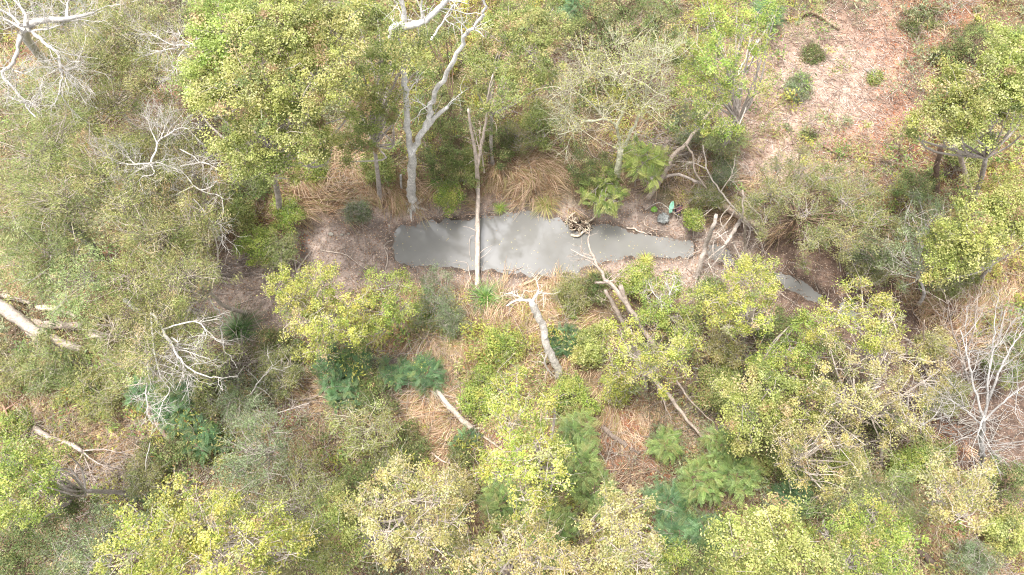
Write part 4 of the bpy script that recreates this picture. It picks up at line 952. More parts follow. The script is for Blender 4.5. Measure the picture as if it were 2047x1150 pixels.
deadwood('leaning_dead_tree', "twin dead grey trunks leaning together right of the forked-tip one, broken pale tops", "dead tree", GD, (196,178,164),
  [([(1285,670,0),(1262,625,1.6),(1240,572,3)], .13, .10), ([(1260,670,.2),(1235,625,1.4),(1210,580,2.8)], .10, .07), ([(1190,565,3.2),(1210,565,3.1),(1227,560,3.2)], .06, .05), ([(1225,560,3.1),(1240,548,3.3)], .03, .015)], [(7, .3, .9, .014, .1), (2, .2, .4, .007, 0)])
deadwood('fallen_pole', "long grey fallen pole reaching down right through the yellow sapling", "fallen log", LOG, (204,186,170),
  [([(1275,700,2.2),(1310,760,2.0),(1345,800,1.6),(1375,840,1.0),(1410,880,.3)], .10, .05), ([(1310,740,2),(1325,800,1.4),(1345,840,.8)], .05, .02), ([(1345,750,1.8),(1380,800,1.3),(1430,850,.4)], .06, .025), ([(1320,770,1.8),(1332,810,1.2)], .03, .015)], [(4, .4, 1.0, .014, 0), (2, .2, .5, .007, 0)])
deadwood('fallen_branch', "long thin pale branch lying low, right of the yellow sapling under the poles", "branch", BR, WHITE,
  [([(1385,735,.8),(1430,750,.9),(1480,765,.7),(1530,775,.4)], .035, .015)], [(3, .2, .6, .01, .1)])
deadwood('fallen_tree', "arched fallen dead trunk rising from the bank by the plastic rubbish toward the clearing", "fallen log", LOG, (200,182,166),
  [([(1295,395,.1),(1325,355,.9),(1350,310,1.5),(1372,285,1.9),(1400,250,1.9),(1440,195,1.6)], .13, .05),
   ([(1368,288,1.9),(1385,310,1.6),(1390,345,1.2),(1415,380,.9)], .06, .05), ([(1350,330,1.4),(1330,330,1.5),(1312,325,1.5)], .04, .02)], [(7, .4, 1.4, .016, .1), (3, .2, .6, .008, 0)])
deadwood('fallen_branch', "grey curving fallen bough from the arched trunk to the tangle at the pond", "branch", BR, (206,190,178),
  [([(1300,370,.5),(1345,350,.9),(1385,360,.9),(1412,375,.7),(1440,410,.4)], .09, .07), ([(1300,365,.5),(1285,362,.3)], .03, .015)], [(5, .4, 1.1, .014, .1), (2, .2, .5, .007, 0)])
deadwood('fallen_tree', "fallen trunk running from the straw above the tangle down under the olive thicket", "fallen log", LOG, (196,174,156),
  [([(1435,398,.4),(1465,425,.5),(1500,445,.4),(1530,460,.2)], .14, .10)], [(6, .3, .9, .014, .2)])
deadwood('leaning_tree', "smooth pale trunk leaning up from the bank at the pond's right end", "dead tree", GD, (204,190,178),
  [([(1394,556,0),(1402,520,1.0),(1412,487,1.8),(1424,455,2.5),(1432,428,3.0)], .12, .075), ([(1412,487,1.8),(1435,475,2),(1455,462,2.2)], .04, .03)], [(4, .3, .9, .014, .1)], roots=(5, .5, .04))
deadwood('fallen_tree', "spray of bare grey boughs spilling over the small puddle right of the leaning trunk", "dead tree", GD, (206,192,180),
  [([(1480,440,.5),(1462,470,1.4),(1450,490,1.6)], .10, .07), ([(1452,488,1.6),(1430,505,1.2),(1412,520,.8)], .05, .02), ([(1450,495,1.5),(1425,530,.7),(1405,540,.3)], .04, .015), ([(1450,492,1.5),(1448,530,.7),(1445,570,.2)], .04, .015), ([(1465,485,1.3),(1480,515,.7),(1485,530,.4)], .045, .02),
   ([(1410,515,.7),(1425,545,.6),(1430,575,.2)], .035, .015), ([(1425,545,.6),(1445,560,.3)], .02, .01), ([(1480,440,.8),(1500,460,.9),(1490,500,.6)], .05, .02), ([(1400,500,.4),(1380,510,.3),(1372,530,.2)], .025, .01), ([(1452,488,1.5),(1430,465,1.6),(1405,480,1)], .04, .015)], [(6, .3, 1.1, .014, 0), (3, .2, .5, .007, 0)])
deadwood('thin_tree', "slim upright trunk beside the bare boughs, under pale yellow leaves", "dead tree", GD, (190,176,160), [([(1490,535,0),(1489,490,1.2),(1487,440,2.6),(1484,380,4)], .08, .04)], [(5, .4, .9, .012, .2)])
deadwood('dead_tree', "small white dead crown standing in the yellow bush on the lower bank", "dead tree", GD, WHITE,
  [([(1342,625,0),(1341,612,2.8)], .06, .05), ([(1341,612,2.8),(1322,602,3.2),(1305,585,3.4),(1300,572,3.5)], .03, .012), ([(1341,612,2.8),(1338,580,3.4),(1330,565,3.6)], .03, .012), ([(1338,590,3.3),(1348,565,3.6),(1352,550,3.7)], .025, .01)], [(9, .2, .7, .012, .2), (4, .15, .4, .006, .1)])
deadwood('dead_tree', "large ghost-grey leafless tree of fine twigs against the right edge", "dead tree", GD, (190,184,178),
  [([(1965,930,0),(1960,880,3),(1968,830,5)], .11, .07), ([(1968,830,5),(1990,760,6.2),(2020,700,7),(2045,660,7.4)], .06, .02), ([(1966,840,5),(1950,780,6),(1935,720,6.6),(1920,660,7)], .055, .02), ([(1968,835,5),(1975,770,6.3),(1985,690,7.1),(1990,630,7.5)], .05, .02),
   ([(1968,840,5),(2010,800,5.9),(2050,770,6.2)], .045, .02), ([(1962,850,4.6),(1930,820,5.2),(1900,800,5.6)], .04, .015), ([(1968,830,5.2),(1955,870,5.2),(1960,900,4.9)], .04, .015)],
  [(8, .8, 2.0, .016, .25), (5, .4, 1.1, .008, .15), (2, .2, .5, .005, .1)])
deadwood('dead_tree', "white bushy snag below the airy olive tree at right", "dead tree", GD, WHITE,
  [([(1845,880,0),(1845,845,2.6)], .09, .06), ([(1845,845,2.6),(1846,800,4.2)], .05, .02), ([(1845,850,2.6),(1820,835,3.2),(1805,800,3.6)], .035, .015), ([(1845,850,2.6),(1870,830,3.2),(1885,800,3.5)], .035, .015)], [(10, .4, 1.1, .014, .2), (5, .2, .6, .008, .1)])
deadwood('dead_tree', "bare light grey branching tree over the golden grass right of the gully", "dead tree", GD, (186,172,160),
  [([(1940,790,0),(1925,720,2.4)], .09, .05), ([(1925,720,2.4),(1905,660,3.8),(1895,600,4.8)], .04, .015), ([(1925,720,2.4),(1950,650,3.9),(1955,590,4.8)], .04, .015), ([(1930,740,2),(1990,690,3.4),(2010,620,4.5)], .04, .015), ([(1925,725,2.4),(1900,700,2.8)], .03, .015)],
  [(9, .5, 1.5, .013, .25), (5, .3, .8, .008, .15)])
deadwood('dead_tree', "thin bare stem with fine side twigs rising below the white-rooted tree", "dead tree", GD, (186,166,150),
  [([(1855,760,0),(1847,700,1.6),(1848,640,3)], .05, .03), ([(1850,720,1.2),(1870,760,1)], .02, .01)], [(8, .5, 1.2, .01, .2), (3, .2, .5, .006, 0)])
deadwood('fallen_pole', "pale straight pole slanting through the dark gully at right", "fallen log", LOG, (200,186,174), [([(1805,675,.9),(1850,700,.8),(1895,730,.5),(1915,745,.2)], .05, .03)], [(2, .3, .7, .012, .1)])
deadwood('dead_tree', "dead twig fan above the dark hole at the top edge", "dead tree", GD, (176,160,146),
  [([(1160,110,0),(1172,70,1.8),(1175,35,3)], .06, .04), ([(1172,70,1.8),(1150,80,2.1),(1135,100,2)], .03, .012), ([(1165,90,1.5),(1155,130,1.2)], .025, .012)], [(8, .4, 1.2, .012, .1), (3, .2, .6, .007, 0)])
deadwood('fallen_branch', "bundle of white fallen limbs at the clearing's left edge", "branch", BR, WHITE,
  [([(1475,145,.3),(1500,105,.9),(1530,60,1.3),(1548,30,1.5)], .07, .035), ([(1478,140,.3),(1510,110,.8),(1535,85,1)], .05, .02), ([(1490,120,.6),(1497,90,1),(1500,75,1.1)], .035, .015), ([(1465,160,.2),(1490,135,.4),(1520,115,.5)], .04, .02)], [(4, .5, 1.3, .014, .1)])
deadwood('fallen_log', "curved bark-brown log at the top edge of the clearing", "fallen log", LOG, (186,160,138), [([(1560,38,.1),(1595,35,.15),(1620,24,.2),(1645,35,.2),(1678,58,.12)], .09, .12)])
deadwood('fallen_branch', "grey-brown fallen branch across the lower edge of the clearing", "branch", BR, (178,150,132),
  [([(1646,290,.1),(1668,304,.15),(1690,312,.2)], .08, .06), ([(1680,308,.2),(1740,315,.25),(1790,325,.2),(1820,335,.1)], .05, .02), ([(1700,315,.2),(1740,335,.15),(1770,350,.1)], .03, .015), ([(1770,322,.2),(1800,300,.3)], .03, .012)], [(4, .3, .9, .012, .1)])
deadwood('leaning_tree', "thick pale trunk leaning beneath the light crown at right", "dead tree", GD, (216,196,180), [([(1945,402,0),(1935,365,1.2),(1925,330,2.6),(1908,290,4.2)], .12, .08)], [(4, .4, .9, .016, .1)])
deadwood('dead_tree', "shaded brown trunk with hanging twigs left of the thick leaning trunk", "dead tree", GD, (140,118,104), [([(1872,385,0),(1872,340,1.5),(1882,290,3.2)], .14, .09)], [(7, .5, 1.3, .016, -.1), (2, .2, .5, .008, 0)])
deadwood('fallen_log', "thickest pale fallen trunk slanting in from the left edge, upper of two", "fallen log", LOG, (194,180,166), [([(-40,590,.9),(20,625,.8),(60,655,.7),(110,680,.5),(172,703,.35)], .30, .16)])
deadwood('fallen_log', "second fallen trunk splitting off below the thickest one at the left edge", "fallen log", LOG, (190,174,160), [([(55,655,.4),(85,685,.35),(125,705,.3),(172,735,.2)], .19, .11)])
deadwood('broken_log', "flat split pinkish log end above the thick fallen trunk", "fallen log", LOG, (196,178,164), [([(60,645,.4),(100,650,.4),(165,652,.3)], .20, .15)])
deadwood('broken_log', "upper splintered pale log among the leaves at left", "fallen log", LOG, (226,206,188), [([(75,615,.5),(110,617,.6),(152,632,.4)], .13, .07)], [(3, .2, .5, .02, .1)])
deadwood('fallen_log', "small crossed grey log pieces where the second fallen trunk ends", "fallen log", LOG, (196,178,162), [([(165,748,.2),(190,740,.3),(215,725,.3)], .09, .06), ([(180,745,.3),(200,765,.2)], .06, .04)])
deadwood('fallen_log', "short grey log piece seen through leaves right of the thick fallen trunk", "fallen log", LOG, (212,192,178), [([(178,668,1.2),(205,675,1.2)], .13, .10)])
deadwood('fallen_log', "left log of the fallen pair on the straw patch, forked at its foot", "fallen log", LOG, (210,194,178),
  [([(873,780,.25),(895,808,.3),(920,835,.25),(945,858,.12)], .10, .13), ([(945,858,.1),(960,856,.1),(975,860,.1)], .06, .03), ([(865,782,.2),(880,800,.2),(900,825,.1)], .055, .03), ([(945,858,.1),(945,868,.05)], .06, .04)])
deadwood('fallen_log', "right thinner log of the fallen pair on the straw patch", "fallen log", LOG, (214,188,164), [([(910,800,.2),(935,825,.25),(975,858,.15)], .06, .08)])
deadwood('fallen_log', "pale log end sticking out under the narrow yellow-green tree", "fallen log", LOG, (200,180,160), [([(965,872,.2),(985,885,.25),(1010,905,.2)], .06, .05)])
deadwood('fallen_log', "curved brown log arching past the teal ferny shrubs at lower left", "fallen log", LOG, (176,152,138), [([(280,800,.6),(315,845,.6),(335,875,.5),(362,898,.4),(390,927,.2)], .11, .09)], [(4, .3, .8, .015, .1)])
deadwood('fallen_tree', "fallen dead tree with fanned fine branches spread toward lower left", "dead tree", GD, (196,180,168),
  [([(60,850,.4),(100,875,.5),(140,888,.6),(165,902,.6)], .12, .08), ([(165,902,.6),(200,898,.8),(240,905,.7),(275,912,.5)], .04, .015), ([(165,905,.6),(200,928,.6),(250,938,.5)], .045, .015), ([(168,910,.5),(190,960,.3),(215,978,.2)], .03, .012), ([(240,925,.6),(250,950,.4),(240,1000,.3)], .03, .012), ([(60,850,.4),(70,845,.6)], .05, .03), ([(165,905,.5),(150,940,.4),(140,970,.3),(150,1010,.2)], .025, .01)],
  [(12, .7, 1.9, .011, 0), (5, .3, .9, .006, 0)])
deadwood('fallen_branch', "reddish bare fallen limb at the left edge under the olive bush", "branch", BR, (188,150,130), [([(0,800,.3),(15,830,.5),(30,870,.2)], .06, .035), ([(10,820,.5),(40,800,.5),(60,790,.3)], .035, .015)], [(7, .4, 1.2, .012, .1), (2, .2, .5, .006, 0)])
deadwood('fallen_branch', "smooth pale crooked branch below the soft grey shrub at lower left", "branch", BR, (212,196,182), [([(390,800,.5),(408,820,.7),(425,825,.7),(458,812,.5)], .06, .04)], [(5, .4, 1.1, .013, .1), (2, .2, .5, .007, 0)])
deadwood('fallen_branch', "thin straight pale stick slanting over orange litter at lower left", "branch", BR, (206,184,166), [([(345,1003,.5),(380,970,.6),(412,935,.5)], .02, .012)], [(3, .2, .5, .008, 0)])
deadwood('fallen_branch', "thin white arching stem beside the dark bush at lower left", "branch", BR, WHITE, [([(300,885,1.6),(292,925,1.3),(295,960,.8),(303,988,.2)], .025, .014)], [(3, .3, .7, .009, 0)])
deadwood('fallen_log', "dark weathered log lying in the orange litter, lower right of centre", "fallen log", LOG, (150,134,122), [([(1203,852,.12),(1225,872,.15),(1245,885,.15),(1252,892,.12)], .10, .10)])
deadwood('fallen_log', "dark crumbling log stub just beyond the lower end of the weathered log", "fallen log", LOG, (138,122,112), [([(1258,895,.1),(1280,908,.1)], .09, .05)])
deadwood('fallen_log', "dark mossy log running off the bottom edge at lower right", "fallen log", LOG, (104,90,80), [([(1830,1095,.3),(1860,1120,.3),(1900,1155,.2)], .12, .13)])
deadwood('fallen_branch', "forked pale branch low under the wattles beside the bottom brown gap", "branch", BR, (196,176,160), [([(1290,1008,.3),(1310,1025,.4),(1350,1040,.4)], .03, .015), ([(1300,1015,.3),(1315,1050,.2)], .02, .01)], [(4, .3, .8, .01, 0)])
deadwood('fallen_branch', "pale branch end on orange litter above the spreading wattle", "branch", BR, (226,200,176), [([(1312,972,.2),(1334,960,.3)], .05, .04)])
deadwood('fallen_branch', "white-tipped dead spray poking from the leaves above the bottom edge, centre left", "dead tree", GD, WHITE, [([(640,1150,.5),(640,1110,1.5)], .05, .03), ([(640,1110,1.5),(620,1090,2)], .03, .012), ([(640,1115,1.5),(660,1100,2)], .03, .012)], [(9, .4, 1.2, .012, .2), (4, .2, .6, .007, .1)])
deadwood('fallen_branch', "curved orange-brown bare branch right of the small dark bush on orange litter", "branch", BR, (206,184,168), [([(862,905,.2),(885,922,.4),(905,928,.5),(930,940,.3)], .05, .025), ([(920,935,.4),(922,965,.2)], .02, .01)], [(5, .3, .8, .011, .1)])
deadwood('dead_tree', "dead branch tangle under the pale tangled tree at lower right", "dead tree", GD, (222,206,186), [([(1645,820,3),(1680,850,3.6),(1730,890,4)], .05, .02), ([(1645,825,3),(1640,860,3.4),(1632,880,3.6)], .03, .012), ([(1650,820,3),(1690,830,3.6),(1740,835,3.8)], .03, .012)], [(12, .4, 1.1, .012, .1), (4, .2, .6, .007, 0)])
deadwood('dead_log', "grey log under leaves crossing the centre of the bottom right quarter", "fallen log", LOG, (168,150,130), [([(1700,930,.6),(1725,942,.6),(1750,960,.5)], .11, .09)])
deadwood('dead_tree', "single bare grey trunk among yellow leaves above the bottom right quarter", "dead tree", GD, (206,190,176), [([(1762,930,0),(1762,895,1.4),(1766,868,2.4)], .08, .06)], [(5, .3, .7, .012, .1)])
deadwood('dead_tree', "grey trunk stretch showing between olive leaves at left, above the big fallen log", "dead tree", GD, (150,146,144), [([(200,515,0),(172,480,2),(130,440,4),(95,400,6)], .17, .11)])
deadwood('dead_tree', "pale snag inside the white limbs' base, right of the pale green left-edge tree", "dead tree", GD, (176,170,164), [([(335,605,0),(315,625,1.6),(303,640,3)], .12, .08)], [(5, .4, 1, .014, .1)])

deadwood('fallen_tree', "long thin curving pale boughs sweeping from the clearing's lower corner to the pond's right end", "dead tree", GD, (214,200,186),
  [([(1500,455,.3),(1470,420,1.0),(1440,385,1.6),(1415,340,2.0),(1405,290,2.2)], .07, .03), ([(1470,420,1.0),(1450,450,.9),(1430,475,.7),(1420,520,.3)], .04, .015), ([(1440,385,1.6),(1462,350,2.0),(1470,310,2.2)], .03, .012), ([(1485,435,.8),(1490,480,.8),(1478,520,.5)], .035, .015), ([(1480,430,.9),(1515,470,.7),(1530,510,.3)], .03, .012), ([(1450,400,1.3),(1420,420,1.2),(1390,450,.8),(1385,480,.3)], .03, .012), ([(1415,340,2),(1385,325,2.1),(1360,335,1.8)], .03, .012), ([(1460,410,1.2),(1440,440,1.2),(1455,480,.8),(1440,510,.4)], .028, .012)],
  [(8, .4, 1.3, .012, .0), (4, .2, .7, .006, 0)])
deadwood('fallen_branch', "bent thin limb lying over the discarded plastic by the pond", "branch", BR, (210,198,186), [([(1290,420,.2),(1318,405,.6),(1345,425,.5),(1375,445,.3)], .025, .012)], [(7, .3, .8, .009, 0), (3, .1, .4, .005, 0)])
deadwood('fallen_log', "short splintered log at the left edge just above the thickest fallen trunk", "fallen log", LOG, (214,198,184), [([(5,590,.4),(30,598,.5),(62,606,.3)], .12, .07)], [(4, .2, .5, .015, .1)])
deadwood('fallen_branch', "forked grey limb lying over the twig tangle right of the long poles", "branch", BR, (200,186,174), [([(1420,740,.6),(1470,780,.9),(1530,800,.7)], .04, .018), ([(1470,780,.9),(1490,820,.7),(1520,845,.4)], .028, .012)], [(7, .4, 1.2, .011, .1), (3, .2, .5, .006, 0)])
deadwood('fallen_branch', "long grey pole fading into leaves in the centre of the right half", "branch", BR, (180,164,150), [([(1480,700,.4),(1515,735,.5),(1550,775,.4)], .07, .05)], [(3, .3, .8, .012, .1)])
deadwood('fallen_branch', "brown crooked stick beside the stump-like dark hole under the olive tree", "branch", BR, (176,158,144), [([(600,800,.3),(625,795,.4),(650,780,.3)], .05, .03)], [(5, .3, .8, .012, .1)])
deadwood('fallen_branch', "grey limb with bare side twigs between the two lower left shrubs", "branch", BR, (206,192,180), [([(540,830,1.6),(590,815,1.8),(620,805,1.7)], .03, .012)], [(9, .3, .9, .011, .1), (3, .15, .4, .005, 0)])
deadwood('fallen_branch', "bare white limb sprawling over leaves near the bottom left of centre", "branch", BR, WHITE, [([(500,790,1.8),(520,760,2),(545,730,2.1)], .035, .015)], [(8, .3, 1.0, .012, .1), (4, .15, .5, .006, 0)])
deadwood('fallen_branch', "reddish brown bough below the cream crown at far lower right", "branch", BR, (170,146,130), [([(1960,1080,.4),(1975,1120,.5),(1990,1150,.4)], .04, .02)], [(7, .3, 1.0, .011, .1)])
deadwood('fallen_branch', "thin pale branch crossing the straw left of the narrow yellow-green tree", "branch", BR, (214,190,168), [([(905,715,.3),(930,740,.4),(950,765,.3)], .025, .012)], [(5, .2, .7, .009, .1)])
deadwood('fallen_branch', "grey dead spray at the top of the photo above the spidery white crown", "branch", BR, (210,200,192), [([(240,30,4),(255,45,4.2),(232,70,4.2)], .03, .012), ([(215,15,4),(260,5,4.3),(300,-5,4.4)], .05, .03)], [(7, .4, 1.1, .011, .1), (3, .2, .5, .006, .1)])

def sticks():
    """separate sticks lying on the mud and in the pond, one thing each"""
    data = [
     ("forked pale stick half on the mud at the pond's left tip", [(770,540),(775,515),(768,490),(785,480)], .03, [(775,500),(760,485)]),
     ("long thin curved stick on the mud left of the pond", [(640,500),(690,510),(720,530),(765,555)], .025, []),
     ("short pale log standing on end at the yellow sapling's upper edge", [(592,545),(605,525),(622,502)], .06, []),
     ("thin pale limb curving up beside the short pale log", [(610,590),(597,560),(590,525),(588,495)], .05, []),
     ("white peeled branch lying in the shallows at the pond's right", [(1252,455),(1268,458),(1282,465),(1303,467)], .05, [(1268,458),(1266,450)]),
     ("thin bent stick looping on the bank beside the grey plastic", [(1295,430),(1288,445),(1295,455),(1325,462)], .025, []),
     ("small bare forked branch on the water near the pond's lower shore", [(1005,540),(1030,540),(1045,533)], .02, [(1030,540),(1032,550)]),
     ("dark curved log with pale top lying in the small pool at right", [(1633,567),(1645,582),(1658,598)], .07, []),
     ("short dark stick across the first small pool at right", [(1585,552),(1595,560),(1602,568)], .035, []),
     ("thin stick on mud between the small pools and the yellow trees", [(1560,585),(1580,600),(1600,615)], .02, []),
     ("pale chip of wood on the mud left of the pond", [(720,521),(732,522)], .03, []),
     ("thin grey stick on the lower bank right of the leaning pale trunk", [(1400,580),(1430,590),(1455,598)], .025, []),
     ("wavy grey stick standing in straw right of the thin pale trunks", [(1070,382),(1062,340),(1050,300)], .03, []),
     ("long stick in the tangled grey heap near the oval ferny shrub", [(730,720),(760,710),(800,700)], .025, [(750,712),(770,725)]),
     ("pale short stick on straw above the round ferny shrub", [(815,703),(825,715),(832,730)], .04, []),
     ("thin stick on the mud below the yellow bush at the creek bed's left end", [(470,610),(500,600),(540,590)], .02, []),
     ("twisted stick near the largest tree's lower edge in straw", [(727,350),(745,370),(755,385)], .022, []),
     ("pale branch in straw at the foot of the largest tree", [(700,400),(730,392),(755,398)], .022, []),
    ]
    for lb, pts, r, fork in data:
        z = [.05] * len(pts); 
        q = [PG(a, b, .05) for a, b in pts]
        q = [np.array([p[0], p[1], max(p[2], WATER + .03)]) for p in q]
        root = MB(); pl = spline(q, 12); pl[1:-1, :2] += R.normal(0, .015, (10, 2)); tubes(root, pl, np.linspace(r, r * .5, 12), col(*( (214,196,180) if 'dark' not in lb else (120,104,92))), 6, .05)
        if fork:
            f = [PG(a, b, .06) for a, b in fork]; f = [np.array([p[0], p[1], max(p[2], WATER + .04)]) for p in f]; tubes(root, spline(f, 6), np.linspace(r * .6, r * .2, 6), col(214,196,180), 5)
        kids, rr = grow_twigs([(pl, np.full(12, r))], 4, .15, .5, r * .4, .0, .3)
        tubes(root, kids, rr, col(196,180,166), 4)
        tag(root.build("stick", M_TWIG, None, True, loc=q[0]), lb, "stick", "sticks on the banks and in the water")
sticks()

# ---- heap of grey twigs
def heap(label, px, py, rx, n, h=.4, c=(190,176,166)):
    b = PG(px, py); mb = MB(); q = b + R.normal(0, 1, (n, 3)) * [rx, rx * .5, .05] + [0, 0, h * .5]
    ang = R.normal(.25, .5, n); ln = R.uniform(.5, 1.5, n); dz = R.normal(0, .18, n)
    d = unit(np.stack([np.cos(ang), np.sin(ang), dz], -1)); side = R.normal(0, .08, (n, 3))
    pts = np.stack([q - d * ln[:, None] / 2, q + side, q + d * ln[:, None] / 2], 1)
    pts[:, :, 2] = np.maximum(pts[:, :, 2], b[2] + .02)
    tubes(mb, pts, np.tile([.014, .012, .005], (n, 1)), pal([c, tuple(int(k * .85) for k in c)], n, .12), 4)
    tag(mb.build("brush_heap", M_TWIG, None, True, loc=b), label, "brush heap", "heaps of dead twigs")
heap("heap of grey dead twigs between the ferny shrubs below the yellow sapling", 762, 718, .7, 90)
heap("thick mat of grey twigs at the creek bed's left end under the olive tree", 440, 545, 1.0, 130)
heap("brown twig tangle below the fanned fallen tree at lower left", 200, 985, 1.4, 200, .5)
heap("grey twig tangle behind the arched trunk above the plastic rubbish", 1325, 300, 1.0, 140, .8)
heap("dry straw-coloured twig pile left of the bottom brown gap", 1262, 965, .6, 90, .4, (206,176,146))
heap("grey twig mat low in the dark gully at right", 1860, 760, 1.2, 90, .3, (160,142,128))

heap("bleached twig tangle right of the long fallen poles", 1450, 790, 1.5, 240, .6)
heap("grey twig tangle around the foot of the ghost-grey tree", 1935, 860, 1.3, 110, .4, (186,178,168))
heap("brown brushwood below the white drooping limbs at lower left", 470, 740, 1.1, 170, .5)
heap("pale brushwood under the tangled pale tree at lower right", 1680, 890, 1.4, 200, .8, (206,190,172))
heap("loose sticks at the foot of the sparse-stemmed bush", 720, 900, .8, 110, .4, (186,162,144))

# ---- root ball in the pond
def root_ball():
    b = PG(1158, 452); b[2] = WATER - .05
    root = thing('root_ball', "tangled upturned root ball sitting in the shallow pond", "root ball", b)
    core = MB(); n = 16; u = np.linspace(0, 2 * math.pi, n, endpoint=False); ringz = np.linspace(0, 1, 8)
    V = []
    for z in ringz:
        rr = math.sqrt(max(0, 1 - (z * .95) ** 2))
        V.append(np.stack([b[0] + .45 * rr * np.cos(u) * (1 + .25 * R.standard_normal(n)), b[1] + .30 * rr * np.sin(u) * (1 + .25 * R.standard_normal(n)), np.full(n, b[2] + z * .42) + .05 * R.standard_normal(n)], -1))
    V = np.array(V); i = np.arange(8 * n).reshape(8, n); j = np.roll(i, -1, 1)
    core.add(V, np.stack([i[:-1], j[:-1], j[1:], i[1:]], -1), col(96,80,66)); core.build("core", M_BARK, root, False)
    rm = MB()
    for k in range(64):
        a = R.uniform(0, 6.283); e = R.uniform(0, 1.1); r0 = R.uniform(.018, .05)
        q = b + np.array([.40 * math.cos(a) * math.cos(e), .26 * math.sin(a) * math.cos(e), .10 + .36 * math.sin(e)])
        dv = np.array([math.cos(a) * math.cos(e), math.sin(a) * math.cos(e), .15 * math.sin(e) + .05]); pts = [q - dv * .1]
        for t in range(5): dv = unit(dv + R.normal(0, .55, 3)); pts.append(pts[-1] + dv * R.uniform(.06, .15))
        pts = np.array(pts); pts[:, 2] = np.clip(pts[:, 2], b[2], b[2] + .62)
        tubes(rm, spline(pts, 11), np.linspace(r0, r0 * .35, 11), col(*[(196,178,156),(168,148,126),(130,112,96),(214,200,178)][k % 4]), 6, .06)
    for pts, r in (([(1142,470,.0),(1155,472,.12),(1168,462,.14),(1178,458,.12)], .07), ([(1168,445,.2),(1182,440,.3),(1192,430,.35)], .05), ([(1135,440,.1),(1128,445,.05)], .035), ([(1150,425,.25),(1140,432,.2),(1132,448,.1)], .04)):
        q = [P(x, y, WATER + z) for x, y, z in pts]; tubes(rm, spline(q, 10), np.linspace(r, r * .6, 10), col(224,208,184), 8, .07)
    rm.build("roots", M_BARK, root, True)
root_ball()

# ---- rocks
def rock(label, px, py, s, c=(206,198,184)):
    b = PG(px, py); mb = MB(); n = 12; m = 7; V = []
    for k in range(m):
        ph = math.pi * (k / (m - 1)); rr = max(math.sin(ph), .02)
        a = np.linspace(0, 6.283, n, endpoint=False); w = 1 + .16 * R.standard_normal(n) * rr
        V.append(np.stack([b[0] + s * rr * np.cos(a) * w, b[1] + s * .7 * rr * np.sin(a) * w, b[2] + s * .3 + s * .45 * math.cos(ph) + .04 * s * R.standard_normal(n)], -1))
    V = np.array(V); i = np.arange(m * n).reshape(m, n); j = np.roll(i, -1, 1)
    mb.add(V, np.stack([i[1:], j[1:], j[:-1], i[:-1]], -1), col(*c))
    tag(mb.build("rock", M_ROCK, None, False, loc=b), label, "rock", "loose rocks on the banks")
rock("white rock on the lower bank between snag and leaning dead tree", 1120, 570, .12)
rock("leftmost white rock on the mud at the upper left bank", 662, 469, .13)
rock("middle white rock on the mud at the upper left bank", 684, 470, .09)
rock("small pale rock right of the two white ones on the mud", 697, 468, .08)
rock("large grey boulder left of the forked tree's roots", 797, 415, .17, (150,140,128))
rock("smaller dark boulder just above the water left of the forked tree", 790, 428, .13, (128,116,104))
rock("small pale stone below the forked tree's roots", 825, 433, .07)
rock("pale stone in the mud at the pond's upper left corner", 778, 452, .07)

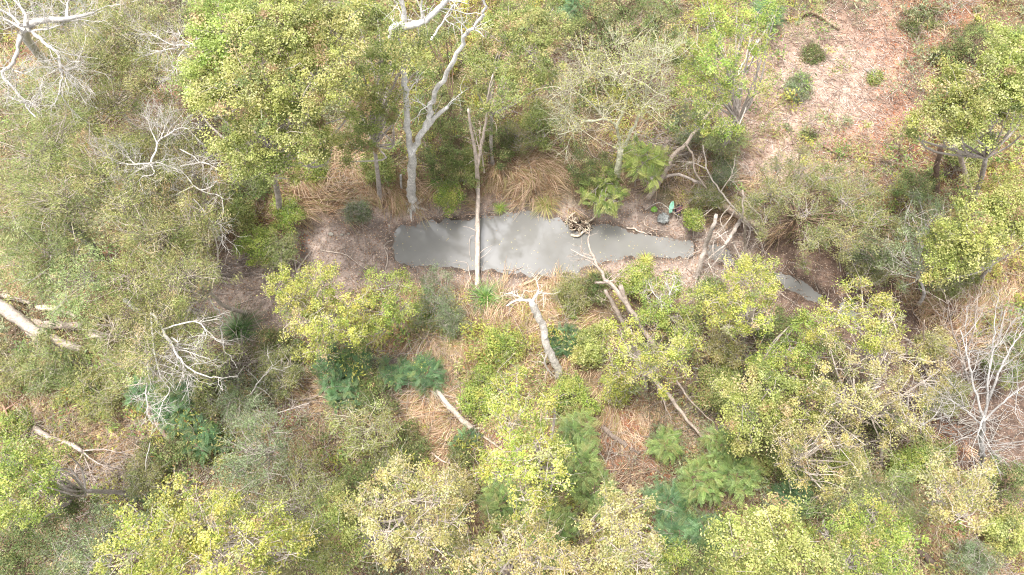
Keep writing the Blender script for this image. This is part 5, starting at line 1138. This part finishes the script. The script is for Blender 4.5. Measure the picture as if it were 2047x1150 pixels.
# ---- rubbish by the pond
def sheet(mb, cx, cy, cz, ux, uy, lx, ly, curve, crum, c, ang=0, thick=.012):
    n = 18; u, v = np.meshgrid(np.linspace(-1, 1, n), np.linspace(-1, 1, n)); r = 1
    w = np.sqrt(np.clip(1 - v ** 2 * .9, 0.05, 1)); x = u * lx * w; y = v * ly
    z = curve * (1 - u ** 2) * w + crum * (vnoise(u * 3, v * 3, .8, 77) - .5) + crum * .5 * (vnoise(u * 3, v * 3, .3, 78) - .5)
    ca, sa = math.cos(ang), math.sin(ang); V = np.stack([cx + x * ca - y * sa, cy + x * sa + y * ca, cz + z], -1); V2 = V - [0, 0, thick]
    i = np.arange(n * n).reshape(n, n); f = np.stack([i[:-1, :-1], i[:-1, 1:], i[1:, 1:], i[1:, :-1]], -1).reshape(-1, 4)
    mb.add(V, f, c); mb.add(V2, f[:, ::-1], c)
    e = np.concatenate([i[0], i[1:, -1], i[-1, -2::-1], i[-2:0:-1, 0]]); e2 = np.roll(e, -1)
    A = V.reshape(-1, 3); B = V2.reshape(-1, 3); q = np.stack([e, e2, e2 + n * n, e + n * n], -1); mb.add(np.concatenate([A, B]), q, c)
def plain_obj(mb, nm, c, rough, root=None, loc=None):
    return mb.build(nm, plain("plastic_" + nm, c, rough), root, True, loc)
b = PG(1350, 415); rt = thing('discarded_float', "mint green and purple plastic item dumped on the bank by the pond's right end", "rubbish", b)
mb = MB(); g = P(1342, 415, b[2] + .35); sheet(mb, g[0], g[1], g[2], 0, 0, .11, .30, .12, .16, (0, 0, 0), -.28); plain_obj(mb, "green_panel", (.30, .60, .44), .4, rt)
mb = MB(); g = P(1357, 418, b[2] + .30); sheet(mb, g[0], g[1], g[2] - .03, 0, 0, .16, .26, -.10, .08, (0, 0, 0), -.5); plain_obj(mb, "dark_shell", (.025, .025, .05), .35, rt)
mb = MB(); sheet(mb, g[0] + .01, g[1] - .03, g[2] + .02, 0, 0, .10, .19, -.07, .08, (0, 0, 0), -.5); tag(plain_obj(mb, "purple_lining", (.16, .06, .11), .6, rt), "dull purple-red lining")
b = PG(1325, 440); mb = MB(); sheet(mb, b[0], b[1], b[2] + .14, 0, 0, .30, .25, .12, .30, (0, 0, 0), .3)
tag(plain_obj(mb, "plastic_sheet", (.30, .31, .30), .5, None, b), "crumpled grey-green plastic sheet lying below the mint green item", "plastic sheet")
b = PG(1307, 421); mb = MB(); sheet(mb, b[0], b[1], b[2] + .10, 0, 0, .16, .14, .14, .08, (0, 0, 0), .1)
tag(plain_obj(mb, "plastic_bag", (.26, .50, .07), .4, None, b), "small lime green plastic bag left of the mint green item", "plastic bag")
